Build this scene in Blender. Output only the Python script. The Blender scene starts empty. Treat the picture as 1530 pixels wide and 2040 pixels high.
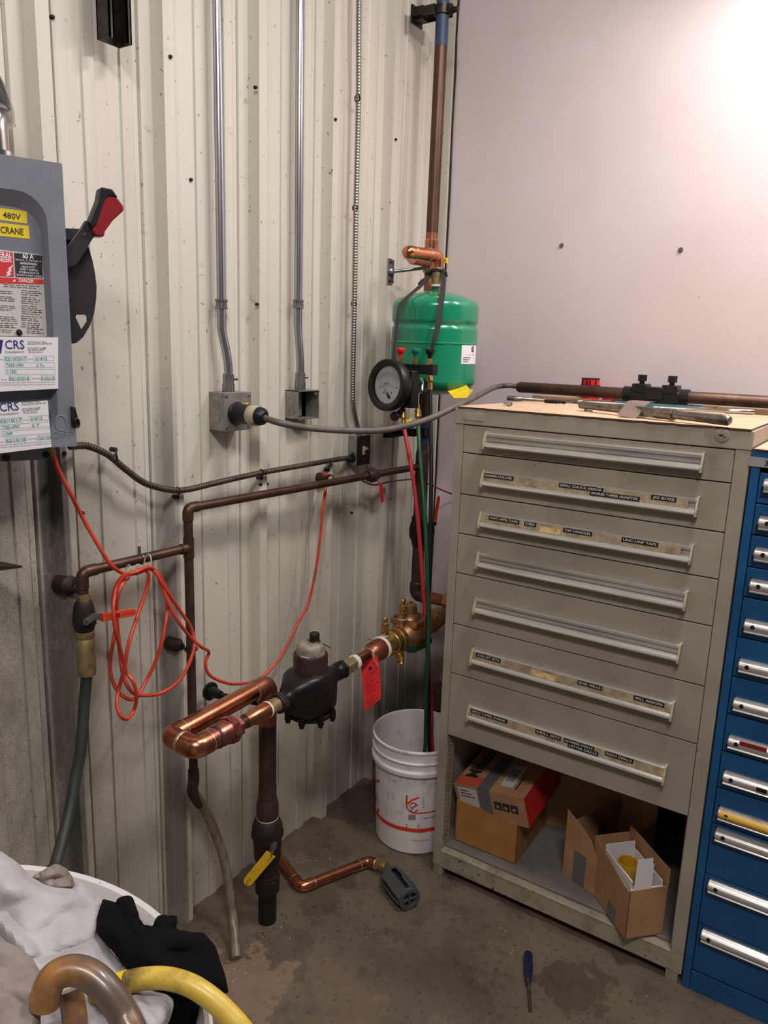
import bpy, math, random
from mathutils import Vector, Matrix, Quaternion
random.seed(7)
S = bpy.context.scene
COL = S.collection
V = Vector

# ---------------------------------------------------------------- camera
F_PX, CX, CY = 1530.0, 765.0, 1020.0
PITCH, ROLL, YAW = math.radians(12.156), math.radians(1.9065), math.radians(33.415)
EYE = V((0, 0, 1.645))
_fw = V((-math.sin(YAW)*math.cos(PITCH), math.cos(YAW)*math.cos(PITCH), -math.sin(PITCH)))
_r0 = V((math.cos(YAW), math.sin(YAW), 0)); _u0 = _r0.cross(_fw)
_r = _r0*math.cos(ROLL) + _u0*math.sin(ROLL)
_u = -_r0*math.sin(ROLL) + _u0*math.cos(ROLL)
cam = bpy.data.cameras.new('camera'); camo = bpy.data.objects.new('camera', cam); COL.objects.link(camo)
cam.sensor_fit = 'VERTICAL'; cam.sensor_height = 24; cam.lens = 24*F_PX/2040; cam.clip_start = .02
camo.matrix_world = Matrix(((_r.x, _u.x, -_fw.x, EYE.x), (_r.y, _u.y, -_fw.y, EYE.y), (_r.z, _u.z, -_fw.z, EYE.z), (0, 0, 0, 1)))
S.camera = camo

def ray(px, py):
    return _fw + _r*((px-CX)/F_PX) - _u*((py-CY)/F_PX)
def W(px, py, x=None, y=None, z=None):
    """point seen at a pixel of the photograph on the real plane x=, y= or z="""
    d = ray(px, py)
    t = (x-EYE.x)/d.x if x is not None else (y-EYE.y)/d.y if y is not None else (z-EYE.z)/d.z
    return EYE + d*t
def WP(px, py, p, n):
    d = ray(px, py); return EYE + d*((p-EYE).dot(n)/d.dot(n))
def WD(px, py, depth):
    return EYE + ray(px, py)*depth

# ---------------------------------------------------------------- light
wd = bpy.data.worlds.new('world'); S.world = wd; wd.use_nodes = True
wd.node_tree.nodes['Background'].inputs[0].default_value = (.85, .83, .84, 1)
wd.node_tree.nodes['Background'].inputs[1].default_value = .085
def area(name, loc, target, sx, sy, power, col, spread=180):
    l = bpy.data.lights.new(name, 'AREA'); l.shape = 'RECTANGLE'; l.size = sx; l.size_y = sy
    l.energy = power; l.color = col; l.spread = math.radians(spread)
    o = bpy.data.objects.new(name, l); COL.objects.link(o); o.location = loc
    o.rotation_euler = (V(target)-V(loc)).to_track_quat('-Z', 'Y').to_euler(); return o
# fluorescent tube fixture hung close to the back wall, shop ceiling lamps behind and above the camera
area('wall_tube_lamp', (-.02, 2.30, 2.80), (-.02, 2.36, 0), .9, .10, 15, (1, .93, .90), 170)
area('ceiling_lamp_near', (-.05, 1.55, 3.40), (-.62, 1.2, 0), .60, .20, 27, (1, .965, .92))
area('ceiling_lamp_far', (.35, -.45, 3.4), (-.8, 1.3, .4), .9, .25, 40, (1, .965, .93))
S.view_settings.view_transform = 'Standard'; S.view_settings.look = 'None'
S.view_settings.gamma = 1; S.view_settings.use_curve_mapping = False
S.view_settings.exposure = 0.24

# ---------------------------------------------------------------- helpers
WM = {}
def frame(o, x, y, z=None):
    """matrix with origin o and axes x, y, z (z defaults to x cross y)"""
    x = V(x).normalized(); y = V(y).normalized(); z = V(z).normalized() if z is not None else x.cross(y).normalized()
    o = V(o)
    return Matrix(((x.x, y.x, z.x, o.x), (x.y, y.y, z.y, o.y), (x.z, y.z, z.z, o.z), (0, 0, 0, 1)))
def perp(a):
    a = V(a).normalized(); b = V((0, 0, 1)) if abs(a.z) < .9 else V((1, 0, 0))
    return (b - a*a.dot(b)).normalized()
def smooth_path(pts, n=8):
    pts = [V(p) for p in pts]; P = [pts[0]*2-pts[1]] + pts + [pts[-1]*2-pts[-2]]; out = []
    for i in range(1, len(P)-2):
        a, b, c, d = P[i-1], P[i], P[i+1], P[i+2]
        for k in range(n):
            t = k/n
            out.append(.5*((2*b) + (c-a)*t + (2*a-5*b+4*c-d)*t*t + (3*b-a-3*c+d)*t*t*t))
    out.append(pts[-1]); return out
def fillet(pts, r, n=7):
    pts = [V(p) for p in pts]; out = [pts[0]]
    for i in range(1, len(pts)-1):
        a, b, c = pts[i-1], pts[i], pts[i+1]
        u = (a-b).normalized(); w = (c-b).normalized(); ang = u.angle(w)
        if ang > 3.05: out.append(b); continue
        d = min(r/math.tan(ang/2), (a-b).length*.49, (c-b).length*.49)
        p, q = b+u*d, b+w*d
        for k in range(n+1):
            t = k/n; out.append(p*(1-t)**2 + b*2*t*(1-t) + q*t*t)
    out.append(pts[-1]); return out
_txt = {}
def text_mesh(s, bold=0.0):
    k = (s, bold)
    if k not in _txt:
        c = bpy.data.curves.new('t', 'FONT'); c.body = s; c.size = 1; c.resolution_u = 2; c.offset = bold
        o = bpy.data.objects.new('t', c); COL.objects.link(o)
        m = bpy.data.meshes.new_from_object(o.evaluated_get(bpy.context.evaluated_depsgraph_get()))
        _txt[k] = ([v.co.copy() for v in m.vertices], [tuple(p.vertices) for p in m.polygons])
        bpy.data.objects.remove(o); bpy.data.curves.remove(c); bpy.data.meshes.remove(m)
    return _txt[k]

class MB:
    def __init__(s, M=None):
        s.v = []; s.f = []; s.m = []; s.s = []; s.M = M or Matrix(); s.mi = 0
    def add(s, vs, fs, smooth=False, M=None, mi=None):
        T = s.M @ M if M is not None else s.M
        b = len(s.v); s.v += [T @ V(p) for p in vs]
        for f in fs:
            s.f.append(tuple(b+i for i in f)); s.m.append(s.mi if mi is None else mi); s.s.append(smooth)
        return s
    def box(s, a, b, M=None, mi=None):
        x0, y0, z0 = (min(a[i], b[i]) for i in range(3)); x1, y1, z1 = (max(a[i], b[i]) for i in range(3))
        return s.add([(x0,y0,z0),(x1,y0,z0),(x1,y1,z0),(x0,y1,z0),(x0,y0,z1),(x1,y0,z1),(x1,y1,z1),(x0,y1,z1)],
                     [(0,3,2,1),(4,5,6,7),(0,1,5,4),(1,2,6,5),(2,3,7,6),(3,0,4,7)], False, M, mi)
    def lathe(s, o, ax, prof, n=24, mi=None, smooth=True, caps=True, ref=None):
        o = V(o); ax = V(ax).normalized(); a = V(ref) if ref is not None else perp(ax); c = ax.cross(a)
        vs = []; fs = []
        for d, r in prof:
            for k in range(n):
                t = 2*math.pi*k/n; vs.append(o+ax*d+(a*math.cos(t)+c*math.sin(t))*r)
        for i in range(len(prof)-1):
            for k in range(n):
                j = (k+1) % n; fs.append((i*n+k, i*n+j, (i+1)*n+j, (i+1)*n+k))
        s.add(vs, fs, smooth, mi=mi)
        if caps:
            m = len(prof)-1
            if prof[0][1] > 1e-5: s.add([vs[k] for k in range(n)], [tuple(reversed(range(n)))], False, mi=mi)
            if prof[-1][1] > 1e-5: s.add([vs[m*n+k] for k in range(n)], [tuple(range(n))], False, mi=mi)
        return s
    def cyl(s, p, q, r, r2=None, n=24, mi=None, smooth=True, caps=True):
        p = V(p); q = V(q)
        return s.lathe(p, q-p, [(0, r), ((q-p).length, r if r2 is None else r2)], n, mi, smooth, caps)
    def hexa(s, p, q, r, n=6, mi=None): return s.cyl(p, q, r, n=n, mi=mi, smooth=False)
    def tube(s, pts, r, n=12, mi=None, caps=True, closed=False, smooth=True, flat=None):
        pts = [V(p) for p in pts]; N = len(pts); vs = []; fs = []
        up = None
        for i, p in enumerate(pts):
            if closed: t = pts[(i+1) % N]-pts[i-1]
            else: t = pts[min(i+1, N-1)]-pts[max(i-1, 0)]
            t.normalize()
            if up is None: up = perp(t)
            up = (up - t*t.dot(up)).normalized(); w = t.cross(up)
            rr = r(i/(N-1)) if callable(r) else r
            for k in range(n):
                a = 2*math.pi*k/n; vs.append(p+(up*math.cos(a)+w*math.sin(a))*rr)
        R = N if closed else N-1
        for i in range(R):
            for k in range(n):
                j = (k+1) % n; i2 = (i+1) % N; fs.append((i*n+k, i*n+j, i2*n+j, i2*n+k))
        if caps and not closed:
            fs.append(tuple(reversed(range(n)))); fs.append(tuple((N-1)*n+k for k in range(n)))
        return s.add(vs, fs, smooth, mi=mi)
    def prism(s, poly, d0, d1, M=None, mi=None, smooth=False):
        n = len(poly); vs = [(x, y, d0) for x, y in poly]+[(x, y, d1) for x, y in poly]
        ar = sum(poly[i][0]*poly[(i+1) % n][1]-poly[(i+1) % n][0]*poly[i][1] for i in range(n))
        fs = [tuple(reversed(range(n))), tuple(range(n, 2*n))]+[(i, (i+1) % n, n+(i+1) % n, n+i) for i in range(n)]
        if (ar < 0) != (d1 < d0): fs = [tuple(reversed(f)) for f in fs]
        return s.add(vs, fs, smooth, M, mi)
    def slab(s, a, b, c, d, th, mi=None):
        """solid sheet over the four corners, thickness th against its normal"""
        a, b, c, d = V(a), V(b), V(c), V(d); n = (b-a).cross(d-a).normalized()*th
        return s.add([a, b, c, d, a-n, b-n, c-n, d-n], [(0,1,2,3),(7,6,5,4),(0,4,5,1),(1,5,6,2),(2,6,7,3),(3,7,4,0)], False, mi=mi)
    def strip(s, pts, wdir, w, th, mi=None):
        """flat band following pts; wdir sideways direction (vector or list)"""
        pts = [V(p) for p in pts]; N = len(pts); vs = []; fs = []
        for i, p in enumerate(pts):
            t = (pts[min(i+1, N-1)]-pts[max(i-1, 0)]).normalized()
            wd_ = V(wdir[i]) if isinstance(wdir, list) else V(wdir)
            wd_ = (wd_-t*t.dot(wd_)).normalized(); nn = t.cross(wd_)
            ww = w(i/(N-1)) if callable(w) else w
            for a, b in ((-1,-1),(1,-1),(1,1),(-1,1)): vs.append(p+wd_*a*ww/2+nn*b*th/2)
        for i in range(N-1):
            for k in range(4): fs.append((i*4+k, i*4+(k+1) % 4, i*4+4+(k+1) % 4, i*4+4+k))
        fs += [(3,2,1,0), (N*4-4, N*4-3, N*4-2, N*4-1)]
        return s.add(vs, fs, False, mi=mi)
    def text(s, st, M, h, w=None, mi=None, bold=.0, center=False):
        vs, fs = text_mesh(st, bold)
        if not vs: return s
        x0 = min(v.x for v in vs); x1 = max(v.x for v in vs); y0 = min(v.y for v in vs); y1 = max(v.y for v in vs)
        k = h/.7; kx = w/(x1-x0) if w else k
        ox = -(x0+x1)/2 if center else -x0
        return s.add([((v.x+ox)*kx, v.y*k, 0) for v in vs], fs, False, M, mi)
    def build(s, name, mats, parent=None, bevel=0, sharp=40, sub=0, seg=2):
        if not isinstance(mats, (list, tuple)): mats = [mats]
        P = WM.get(parent.name, Matrix()) if parent else Matrix()
        I = P.inverted()
        me = bpy.data.meshes.new(name); me.from_pydata([I @ p for p in s.v], [], s.f)
        for m in mats: me.materials.append(m)
        me.polygons.foreach_set('material_index', s.m); me.polygons.foreach_set('use_smooth', s.s)
        me.update(); me.validate()
        if sharp and any(s.s): me.set_sharp_from_angle(angle=math.radians(sharp))
        o = bpy.data.objects.new(name, me); COL.objects.link(o)
        if parent: o.parent = parent
        WM[o.name] = P.copy()
        if bevel:
            b = o.modifiers.new('bevel', 'BEVEL'); b.width = bevel; b.segments = seg; b.limit_method = 'ANGLE'; b.angle_limit = math.radians(35); b.harden_normals = False
            for p_ in me.polygons: pass
        if sub:
            b = o.modifiers.new('sub', 'SUBSURF'); b.levels = sub; b.render_levels = sub
        return o
def tag(o, label=None, cat=None, group=None, kind=None):
    if label: o['label'] = label
    if cat: o['category'] = cat
    if group: o['group'] = group
    if kind: o['kind'] = kind
    return o
def thing(name, loc, label, cat, group=None):
    o = bpy.data.objects.new(name, None); COL.objects.link(o); o.location = loc; o.empty_display_size = .05
    WM[o.name] = Matrix.Translation(V(loc)); return tag(o, label, cat, group)
def solo(name, mb, mats, label, cat, group=None, loc=None, **k):
    """a thing made of one mesh, with its origin at loc"""
    o = mb.build(name, mats, None, **k)
    if loc is None: loc = sum((V(p) for p in mb.v), V())/len(mb.v)
    loc = V(loc); o.data.transform(Matrix.Translation(-loc)); o.location = loc; WM[o.name] = Matrix.Translation(loc)
    return tag(o, label, cat, group)
def dup(root, loc, label=None):
    r = root.copy(); COL.objects.link(r); r.location = loc
    if label: r['label'] = label
    for ch in list(root.children):
        c = ch.copy(); COL.objects.link(c); c.parent = r
    return r

# ---------------------------------------------------------------- materials
def srgb(r, g, b):
    return tuple(((c/255)/12.92 if c/255 <= .04045 else ((c/255+.055)/1.055)**2.4) for c in (r, g, b))+(1,)
class NT:
    def __init__(s, m): s.t = m.node_tree; s.n = s.t.nodes; s.l = s.t.links
    def new(s, t, **k):
        n = s.n.new(t)
        for a, b in k.items(): setattr(n, a, b)
        return n
    def coord(s, scale=(1, 1, 1)):
        g = s.new('ShaderNodeNewGeometry'); mp = s.new('ShaderNodeMapping'); mp.inputs['Scale'].default_value = scale
        s.l.new(g.outputs['Position'], mp.inputs[0]); return mp.outputs[0]
    def noise(s, scale, detail=4, rough=.6, stretch=(1, 1, 1)):
        n = s.new('ShaderNodeTexNoise'); n.inputs['Scale'].default_value = scale; n.inputs['Detail'].default_value = detail
        n.inputs['Roughness'].default_value = rough; s.l.new(s.coord(stretch), n.inputs['Vector']); return n.outputs['Fac']
    def ramp(s, fac, stops):
        r = s.new('ShaderNodeValToRGB'); e = r.color_ramp.elements
        while len(e) < len(stops): e.new(.5)
        for i, (p, c) in enumerate(stops): e[i].position = p; e[i].color = c if isinstance(c, tuple) else (c, c, c, 1)
        s.l.new(fac, r.inputs[0]); return r.outputs[0]
    def mix(s, fac, a, b, mode='MIX'):
        m = s.new('ShaderNodeMix', data_type='RGBA', blend_type=mode)
        for inp, v in ((m.inputs['Factor'], fac), (m.inputs[6], a), (m.inputs[7], b)):
            if hasattr(v, 'is_linked') or hasattr(v, 'links'): s.l.new(v, inp)
            else: inp.default_value = v
        return m.outputs[2]
    def math(s, op, a, b=0.0, clamp=False):
        m = s.new('ShaderNodeMath', operation=op); m.use_clamp = clamp
        for inp, v in ((m.inputs[0], a), (m.inputs[1], b)):
            if hasattr(v, 'links'): s.l.new(v, inp)
            else: inp.default_value = v
        return m.outputs[0]
def mat(name, col, rough=.5, metal=0, noise=None, bump=0, bscale=60, speck=None, coat=0, spec=None, trans=0, emit=None, bstretch=(1,1,1)):
    """noise=(colour2, scale, lo, hi, stretch); speck=(colour, scale, threshold)"""
    m = bpy.data.materials.new(name); m.use_nodes = True; t = NT(m); b = t.n['Principled BSDF']
    b.inputs['Base Color'].default_value = col; b.inputs['Roughness'].default_value = rough; b.inputs['Metallic'].default_value = metal
    if coat: b.inputs['Coat Weight'].default_value = coat; b.inputs['Coat Roughness'].default_value = .08
    if spec is not None: b.inputs['Specular IOR Level'].default_value = spec
    if trans: b.inputs['Transmission Weight'].default_value = trans
    c = col
    if noise:
        c2, sc, lo, hi = noise[:4]; st = noise[4] if len(noise) > 4 else (1, 1, 1)
        f = t.ramp(t.noise(sc, 6, .65, st), [(lo, 0.0), (hi, 1.0)]); c = t.mix(f, c, c2)
    if speck:
        f = t.ramp(t.noise(speck[1], 2, .5), [(speck[2], 0.0), (speck[2]+.03, 1.0)]); c = t.mix(f, c, speck[0])
    if c is not col: t.l.new(c, b.inputs['Base Color'])
    if bump:
        bm = t.new('ShaderNodeBump'); bm.inputs['Strength'].default_value = bump; bm.inputs['Distance'].default_value = .002
        t.l.new(t.noise(bscale, 3, .6, bstretch), bm.inputs['Height']); t.l.new(bm.outputs[0], b.inputs['Normal'])
    return m
M = {}
M['steel'] = mat('galvanised_steel', srgb(150,148,146), .38, .85, (srgb(96,94,92), 30, .4, .75), .15, 90)
M['emt'] = mat('conduit_steel', srgb(176,178,184), .27, .95, (srgb(120,120,122), 12, .45, .8, (1,1,.2)))
M['boxsteel'] = mat('box_steel', srgb(150,148,142), .45, .55, (srgb(98,94,88), 26, .45, .78), .12, 70)
M['darksteel'] = mat('dark_steel', srgb(66,60,56), .42, .8, (srgb(38,33,30), 40, .4, .7))
M['chrome'] = mat('bright_steel', srgb(190,188,186), .2, 1.0)
M['tool'] = mat('tool_steel', srgb(140,134,128), .33, .9, (srgb(88,80,74), 50, .4, .75))
M['iron'] = mat('black_iron', srgb(26,24,24), .36, .1, (srgb(16,14,14), 30, .4, .7), .15, 60, spec=.4)
M['ironrust'] = mat('rusty_iron', srgb(50,38,32), .6, .3, (srgb(30,24,22), 40, .4, .7), .5, 120)
M['copper'] = mat('new_copper', srgb(212,142,108), .25, 1.0, (srgb(172,98,70), 18, .4, .75), .06, 60)
M['copperdull'] = mat('dull_copper', srgb(172,108,82), .4, .85, (srgb(120,68,50), 30, .4, .75), .1, 60)
M['copperflux'] = mat('fluxed_copper', srgb(196,124,112), .3, .95, (srgb(150,80,70), 26, .42, .7))
M['tarnish'] = mat('tarnished_copper', srgb(98,72,60), .42, .7, (srgb(64,46,40), 14, .35, .75, (1,1,.4)), .1, 60)
M['tarnishdark'] = mat('dark_tarnished_pipe', srgb(80,58,50), .5, .35, (srgb(46,34,31), 20, .35, .75), .12, 60)
M['solder'] = mat('solder', srgb(196,176,160), .35, .8)
M['brass'] = mat('brass', srgb(206,168,104), .32, .9, (srgb(152,112,64), 30, .4, .75), .1, 60)
M['bronze'] = mat('cast_bronze', srgb(186,142,98), .42, .75, (srgb(134,94,62), 34, .38, .75), .25, 130)
M['dullbrass'] = mat('dirty_brass', srgb(160,138,98), .55, .5, (srgb(104,84,58), 40, .4, .75), .2, 100)
M['ptfe'] = mat('thread_tape', srgb(226,216,204), .7)
M['green'] = mat('green_enamel', srgb(18,128,92), .24, 0, coat=.4)
M['darkgreen'] = mat('green_rubber', srgb(14,76,44), .45)
M['greenpaint'] = mat('dark_green_paint', srgb(26,66,48), .4)
M['red'] = mat('red_plastic', srgb(214,32,30), .35)
M['redhose'] = mat('red_rubber_hose', srgb(170,34,42), .42)
M['blackrub'] = mat('black_rubber', srgb(22,20,22), .5, spec=.3)
M['blackpl'] = mat('black_plastic', srgb(22,20,24), .4, noise=(srgb(34,32,34), 40, .45, .8), spec=.35)
M['webbing'] = mat('black_webbing', srgb(40,37,38), .8, bump=.4, bscale=500)
M['orange'] = mat('orange_cable', srgb(206,66,44), .38, noise=(srgb(150,62,50), 9, .52, .78))
M['orangelever'] = mat('orange_grip', srgb(214,74,40), .45)
M['darkred'] = mat('dark_red_grip', srgb(132,24,34), .35, coat=.2)
M['yellow'] = mat('yellow_plastic', srgb(226,196,40), .45)
M['yellowlever'] = mat('yellow_grip', srgb(208,164,24), .45, noise=(srgb(150,112,20), 50, .5, .8))
M['white'] = mat('white_plastic', srgb(228,222,220), .42, noise=(srgb(150,138,130), 16, .56, .82), speck=(srgb(96,84,76), 130, .72))
M['whitepaper'] = mat('white_paper', srgb(222,218,222), .7)
M['greypaper'] = mat('light_grey_paper', srgb(196,190,186), .6)
M['ink'] = mat('black_ink', srgb(40,36,44), .7)
M['navy'] = mat('navy_ink', srgb(40,36,110), .6)
M['teal'] = mat('teal_ink', srgb(40,150,145), .6)
M['redink'] = mat('red_ink', srgb(206,44,52), .6)
M['orangeink'] = mat('orange_red_ink', srgb(226,60,34), .55)
M['redtag'] = mat('red_card', srgb(232,46,48), .6)
M['darkredink'] = mat('dark_red_ink', srgb(150,18,20), .7)
M['cabinet'] = mat('beige_grey_enamel', srgb(163,153,139), .42, 0, (srgb(140,129,115), 5, .4, .75), speck=(srgb(90,80,70), 60, .76))
M['cabinetdirty'] = mat('worn_beige_enamel', srgb(158,148,130), .5, 0, (srgb(112,98,80), 14, .48, .72), speck=(srgb(60,50,42), 70, .70))
M['shelf'] = mat('grey_shelf_enamel', srgb(128,122,118), .5, 0, (srgb(98,92,88), 8, .4, .75))
M['blue'] = mat('blue_enamel', srgb(20,84,134), .42, 0, (srgb(14,66,112), 10, .4, .75))
M['alu'] = mat('brushed_aluminium', srgb(206,200,194), .3, .62, (srgb(170,164,156), 40, .45, .8, (.1,1,1)))
M['ivory'] = mat('ivory_plastic', srgb(178,168,140), .5, 0, (srgb(138,124,98), 60, .45, .8))
M['stainlabel'] = mat('stained_label_card', srgb(176,158,128), .6, 0, (srgb(118,98,76), 38, .35, .72))
M['oldtape'] = mat('yellowed_tape', srgb(214,184,128), .5, 0, (srgb(150,116,72), 60, .45, .7))
M['gold'] = mat('gold_label', srgb(206,160,64), .4, .2)
M['card'] = mat('cardboard', srgb(178,136,98), .8, 0, (srgb(156,114,78), 12, .35, .75))
M['cardgold'] = mat('golden_cardboard', srgb(176,124,66), .7, 0, (srgb(148,98,48), 10, .35, .75), .15, 30)
M['cardlight'] = mat('pale_cardboard', srgb(206,176,146), .8, 0, (srgb(184,150,118), 14, .35, .75))
M['cardedge'] = mat('corrugated_edge', srgb(96,66,44), .9, 0, (srgb(60,38,26), 260, .4, .6))
M['redcard'] = mat('red_printed_card', srgb(190,38,34), .6)
M['ducttape'] = mat('grey_duct_tape', srgb(112,108,110), .38, .2, bump=.3, bscale=200)
M['browntape'] = mat('taupe_tape', srgb(116,96,86), .7)
M['boxgrey'] = mat('grey_blue_enamel', srgb(122,122,134), .42, 0, (srgb(104,104,116), 9, .4, .8))
M['handleblack'] = mat('black_enamel', srgb(42,38,42), .42)
M['greenhose'] = mat('dark_green_hose', srgb(40,48,44), .55, 0, (srgb(62,58,54), 14, .4, .7))
M['tarp_grey'] = mat('grey_cloth', srgb(186,181,186), .95, 0, (srgb(156,149,150), 7, .42, .7), .5, 300)
M['tarp_tan'] = mat('tan_cloth', srgb(150,138,132), .95, 0, (srgb(108,94,86), 8, .4, .7), .5, 300)
M['black_cloth'] = mat('black_cloth', srgb(13,12,15), 1, bump=.4, bscale=260, spec=.1)
M['amber'] = mat('amber_hose', srgb(166,110,44), .35, 0, (srgb(92,74,64), 8, .40, .58), coat=.2)
M['yellowhose'] = mat('yellow_hose', srgb(204,172,64), .42, 0, (srgb(104,84,44), 13, .46, .62), coat=.1)
M['drive_blue'] = mat('navy_screwdriver_plastic', srgb(26,26,66), .3)
M['wood'] = mat('brown_wood', srgb(150,112,74), .7, 0, (srgb(110,76,46), 10, .4, .7, (1,1,.1)))
M['darkwood'] = mat('dark_wood', srgb(84,62,44), .75, 0, (srgb(50,36,28), 10, .4, .7, (1,1,.1)))
M['tealbox'] = mat('teal_enamel', srgb(44,104,116), .45)
M['bluepaint'] = mat('faded_blue_paint', srgb(44,62,92), .5)
M['greypvc'] = mat('dark_grey_plastic', srgb(74,76,80), .45)
M['zip'] = mat('grey_nylon', srgb(178,168,160), .5)
M['amberplastic'] = mat('amber_plastic', srgb(206,160,40), .25)
M['dial'] = mat('dial_white', srgb(196,196,200), .5)
M['dirtydome'] = mat('dusty_plastic', srgb(150,138,122), .5, 0, (srgb(100,88,74), 60, .4, .7))
# clear-ish drain hose
m = mat('milky_hose', srgb(150,136,116), .35, 0, (srgb(110,96,78), 30, .4, .7)); m.node_tree.nodes['Principled BSDF'].inputs['Transmission Weight'].default_value = .35; M['milky'] = m
# glass
m = mat('clear_glass', (1, 1, 1, 1), .02, trans=1); m.node_tree.nodes['Principled BSDF'].inputs['IOR'].default_value = 1.1; M['glass'] = m

# corrugated wall paint: cream enamel, chips, streaks, grime behind the hose
m = bpy.data.materials.new('cream_wall_enamel'); m.use_nodes = True; t = NT(m); b = t.n['Principled BSDF']
base = t.mix(t.ramp(t.noise(2.2, 4, .6, (1,1,.3)), [(.35, 0.0), (.7, 1.0)]), srgb(210,204,194), srgb(198,191,177))
base = t.mix(t.ramp(t.noise(7, 5, .6, (1,1,.05)), [(.5, 0.0), (.82, .55)]), base, srgb(168,154,136))
g = t.new('ShaderNodeNewGeometry'); sp = t.new('ShaderNodeSeparateXYZ'); t.l.new(g.outputs['Position'], sp.inputs[0])
def smooth(v, a, b_):
    r = t.new('ShaderNodeMapRange', interpolation_type='SMOOTHSTEP'); r.inputs[1].default_value = a; r.inputs[2].default_value = b_
    t.l.new(v, r.inputs[0]); return r.outputs[0]
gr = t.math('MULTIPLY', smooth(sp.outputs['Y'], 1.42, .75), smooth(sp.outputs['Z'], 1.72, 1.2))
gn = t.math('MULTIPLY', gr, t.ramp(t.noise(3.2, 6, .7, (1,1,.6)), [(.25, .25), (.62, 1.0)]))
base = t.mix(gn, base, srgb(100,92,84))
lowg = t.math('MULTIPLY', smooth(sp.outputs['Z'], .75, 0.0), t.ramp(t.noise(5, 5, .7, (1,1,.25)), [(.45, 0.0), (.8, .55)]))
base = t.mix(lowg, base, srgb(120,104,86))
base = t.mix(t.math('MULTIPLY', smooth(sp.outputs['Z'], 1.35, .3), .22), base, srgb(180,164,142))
sc = t.noise(75, 3, .6, (1,1,.8))
base = t.mix(t.ramp(sc, [(.675, 0.0), (.71, .75)]), base, srgb(110,96,84))
sc2 = t.noise(16, 6, .75, (1, .6, 1))
base = t.mix(t.math('MULTIPLY', t.ramp(sc2, [(.65, 0.0), (.68, .8)]), .5), base, srgb(120,104,92))
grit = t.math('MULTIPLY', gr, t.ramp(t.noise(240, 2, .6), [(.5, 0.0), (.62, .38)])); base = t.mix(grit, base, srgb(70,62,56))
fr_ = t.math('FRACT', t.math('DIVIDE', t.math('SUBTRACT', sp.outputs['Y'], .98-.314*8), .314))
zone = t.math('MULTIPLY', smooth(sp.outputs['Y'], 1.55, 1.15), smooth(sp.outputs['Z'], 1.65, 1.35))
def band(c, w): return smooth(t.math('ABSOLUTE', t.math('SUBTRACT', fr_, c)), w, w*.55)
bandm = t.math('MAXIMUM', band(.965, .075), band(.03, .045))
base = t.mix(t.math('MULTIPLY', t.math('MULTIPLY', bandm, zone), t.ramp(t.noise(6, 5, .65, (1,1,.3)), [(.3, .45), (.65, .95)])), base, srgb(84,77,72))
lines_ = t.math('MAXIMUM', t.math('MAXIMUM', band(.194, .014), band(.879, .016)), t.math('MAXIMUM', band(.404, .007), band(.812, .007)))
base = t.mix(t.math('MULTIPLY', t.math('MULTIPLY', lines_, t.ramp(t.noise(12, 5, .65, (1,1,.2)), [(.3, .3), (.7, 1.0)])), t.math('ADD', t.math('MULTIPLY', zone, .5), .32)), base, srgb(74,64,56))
w_ = t.noise(9, 8, .8, (1, 1, .45)); scr = t.math('MULTIPLY', gr, t.ramp(w_, [(.490, 0.0), (.5, .75), (.510, 0.0)]))
base = t.mix(scr, base, srgb(176,166,152))
t.l.new(base, b.inputs['Base Color']); b.inputs['Roughness'].default_value = .42
bm = t.new('ShaderNodeBump'); bm.inputs['Strength'].default_value = .12; bm.inputs['Distance'].default_value = .004; t.l.new(t.noise(5, 3, .5, (1,1,.35)), bm.inputs['Height']); t.l.new(bm.outputs[0], b.inputs['Normal'])
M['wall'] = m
# back wall
M['backwall'] = mat('pale_wall_panel', srgb(204,190,192), .45, 0, (srgb(196,180,180), 1.6, .35, .7), speck=(srgb(140,124,120), 34, .80))
# floor
m = bpy.data.materials.new('stained_concrete'); m.use_nodes = True; t = NT(m); b = t.n['Principled BSDF']
base = t.mix(t.ramp(t.noise(2.6, 6, .62), [(.35, 0.0), (.7, 1.0)]), srgb(112,97,83), srgb(88,75,65))
base = t.mix(t.ramp(t.noise(9, 7, .7), [(.52, 0.0), (.68, .7)]), base, srgb(70,58,50))
base = t.mix(t.ramp(t.noise(60, 4, .7), [(.58, 0.0), (.66, .7)]), base, srgb(52,42,38))
base = t.mix(t.ramp(t.noise(120, 2, .5), [(.735, 0.0), (.755, .8)]), base, srgb(190,180,170))
# oil stains with shapes of their own
def blob(x, y, r, ns, amt, col, base):
    g = t.new('ShaderNodeNewGeometry'); d = t.new('ShaderNodeVectorMath', operation='DISTANCE')
    t.l.new(g.outputs['Position'], d.inputs[0]); d.inputs[1].default_value = (x, y, 0)
    k = t.math('ADD', d.outputs['Value'], t.math('MULTIPLY', t.math('SUBTRACT', t.noise(ns, 5, .6), .5), r*2.6))
    rr = t.new('ShaderNodeMapRange', interpolation_type='SMOOTHSTEP'); rr.inputs[1].default_value = r; rr.inputs[2].default_value = r*.8
    t.l.new(k, rr.inputs[0]); return t.mix(t.math('MULTIPLY', rr.outputs[0], amt), base, col)
for px, py, r, a in ((640,1800,.08,.4),(685,1758,.045,.45),(560,1900,.10,.3),(1140,1960,.10,.55),(720,1600,.14,.6),(640,1690,.09,.3),(850,1950,.2,.25)):
    p = W(px, py, z=0); base = blob(p.x, p.y, r, 14, a, srgb(62,50,43), base)
p = W(480, 1960, z=0); base = blob(p.x, p.y, .13, 18, .5, srgb(150,122,98), base)
t.l.new(base, b.inputs['Base Color']); t.l.new(t.ramp(t.noise(6, 4, .6), [(.35, .38), (.7, .62)]), b.inputs['Roughness'])
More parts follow.
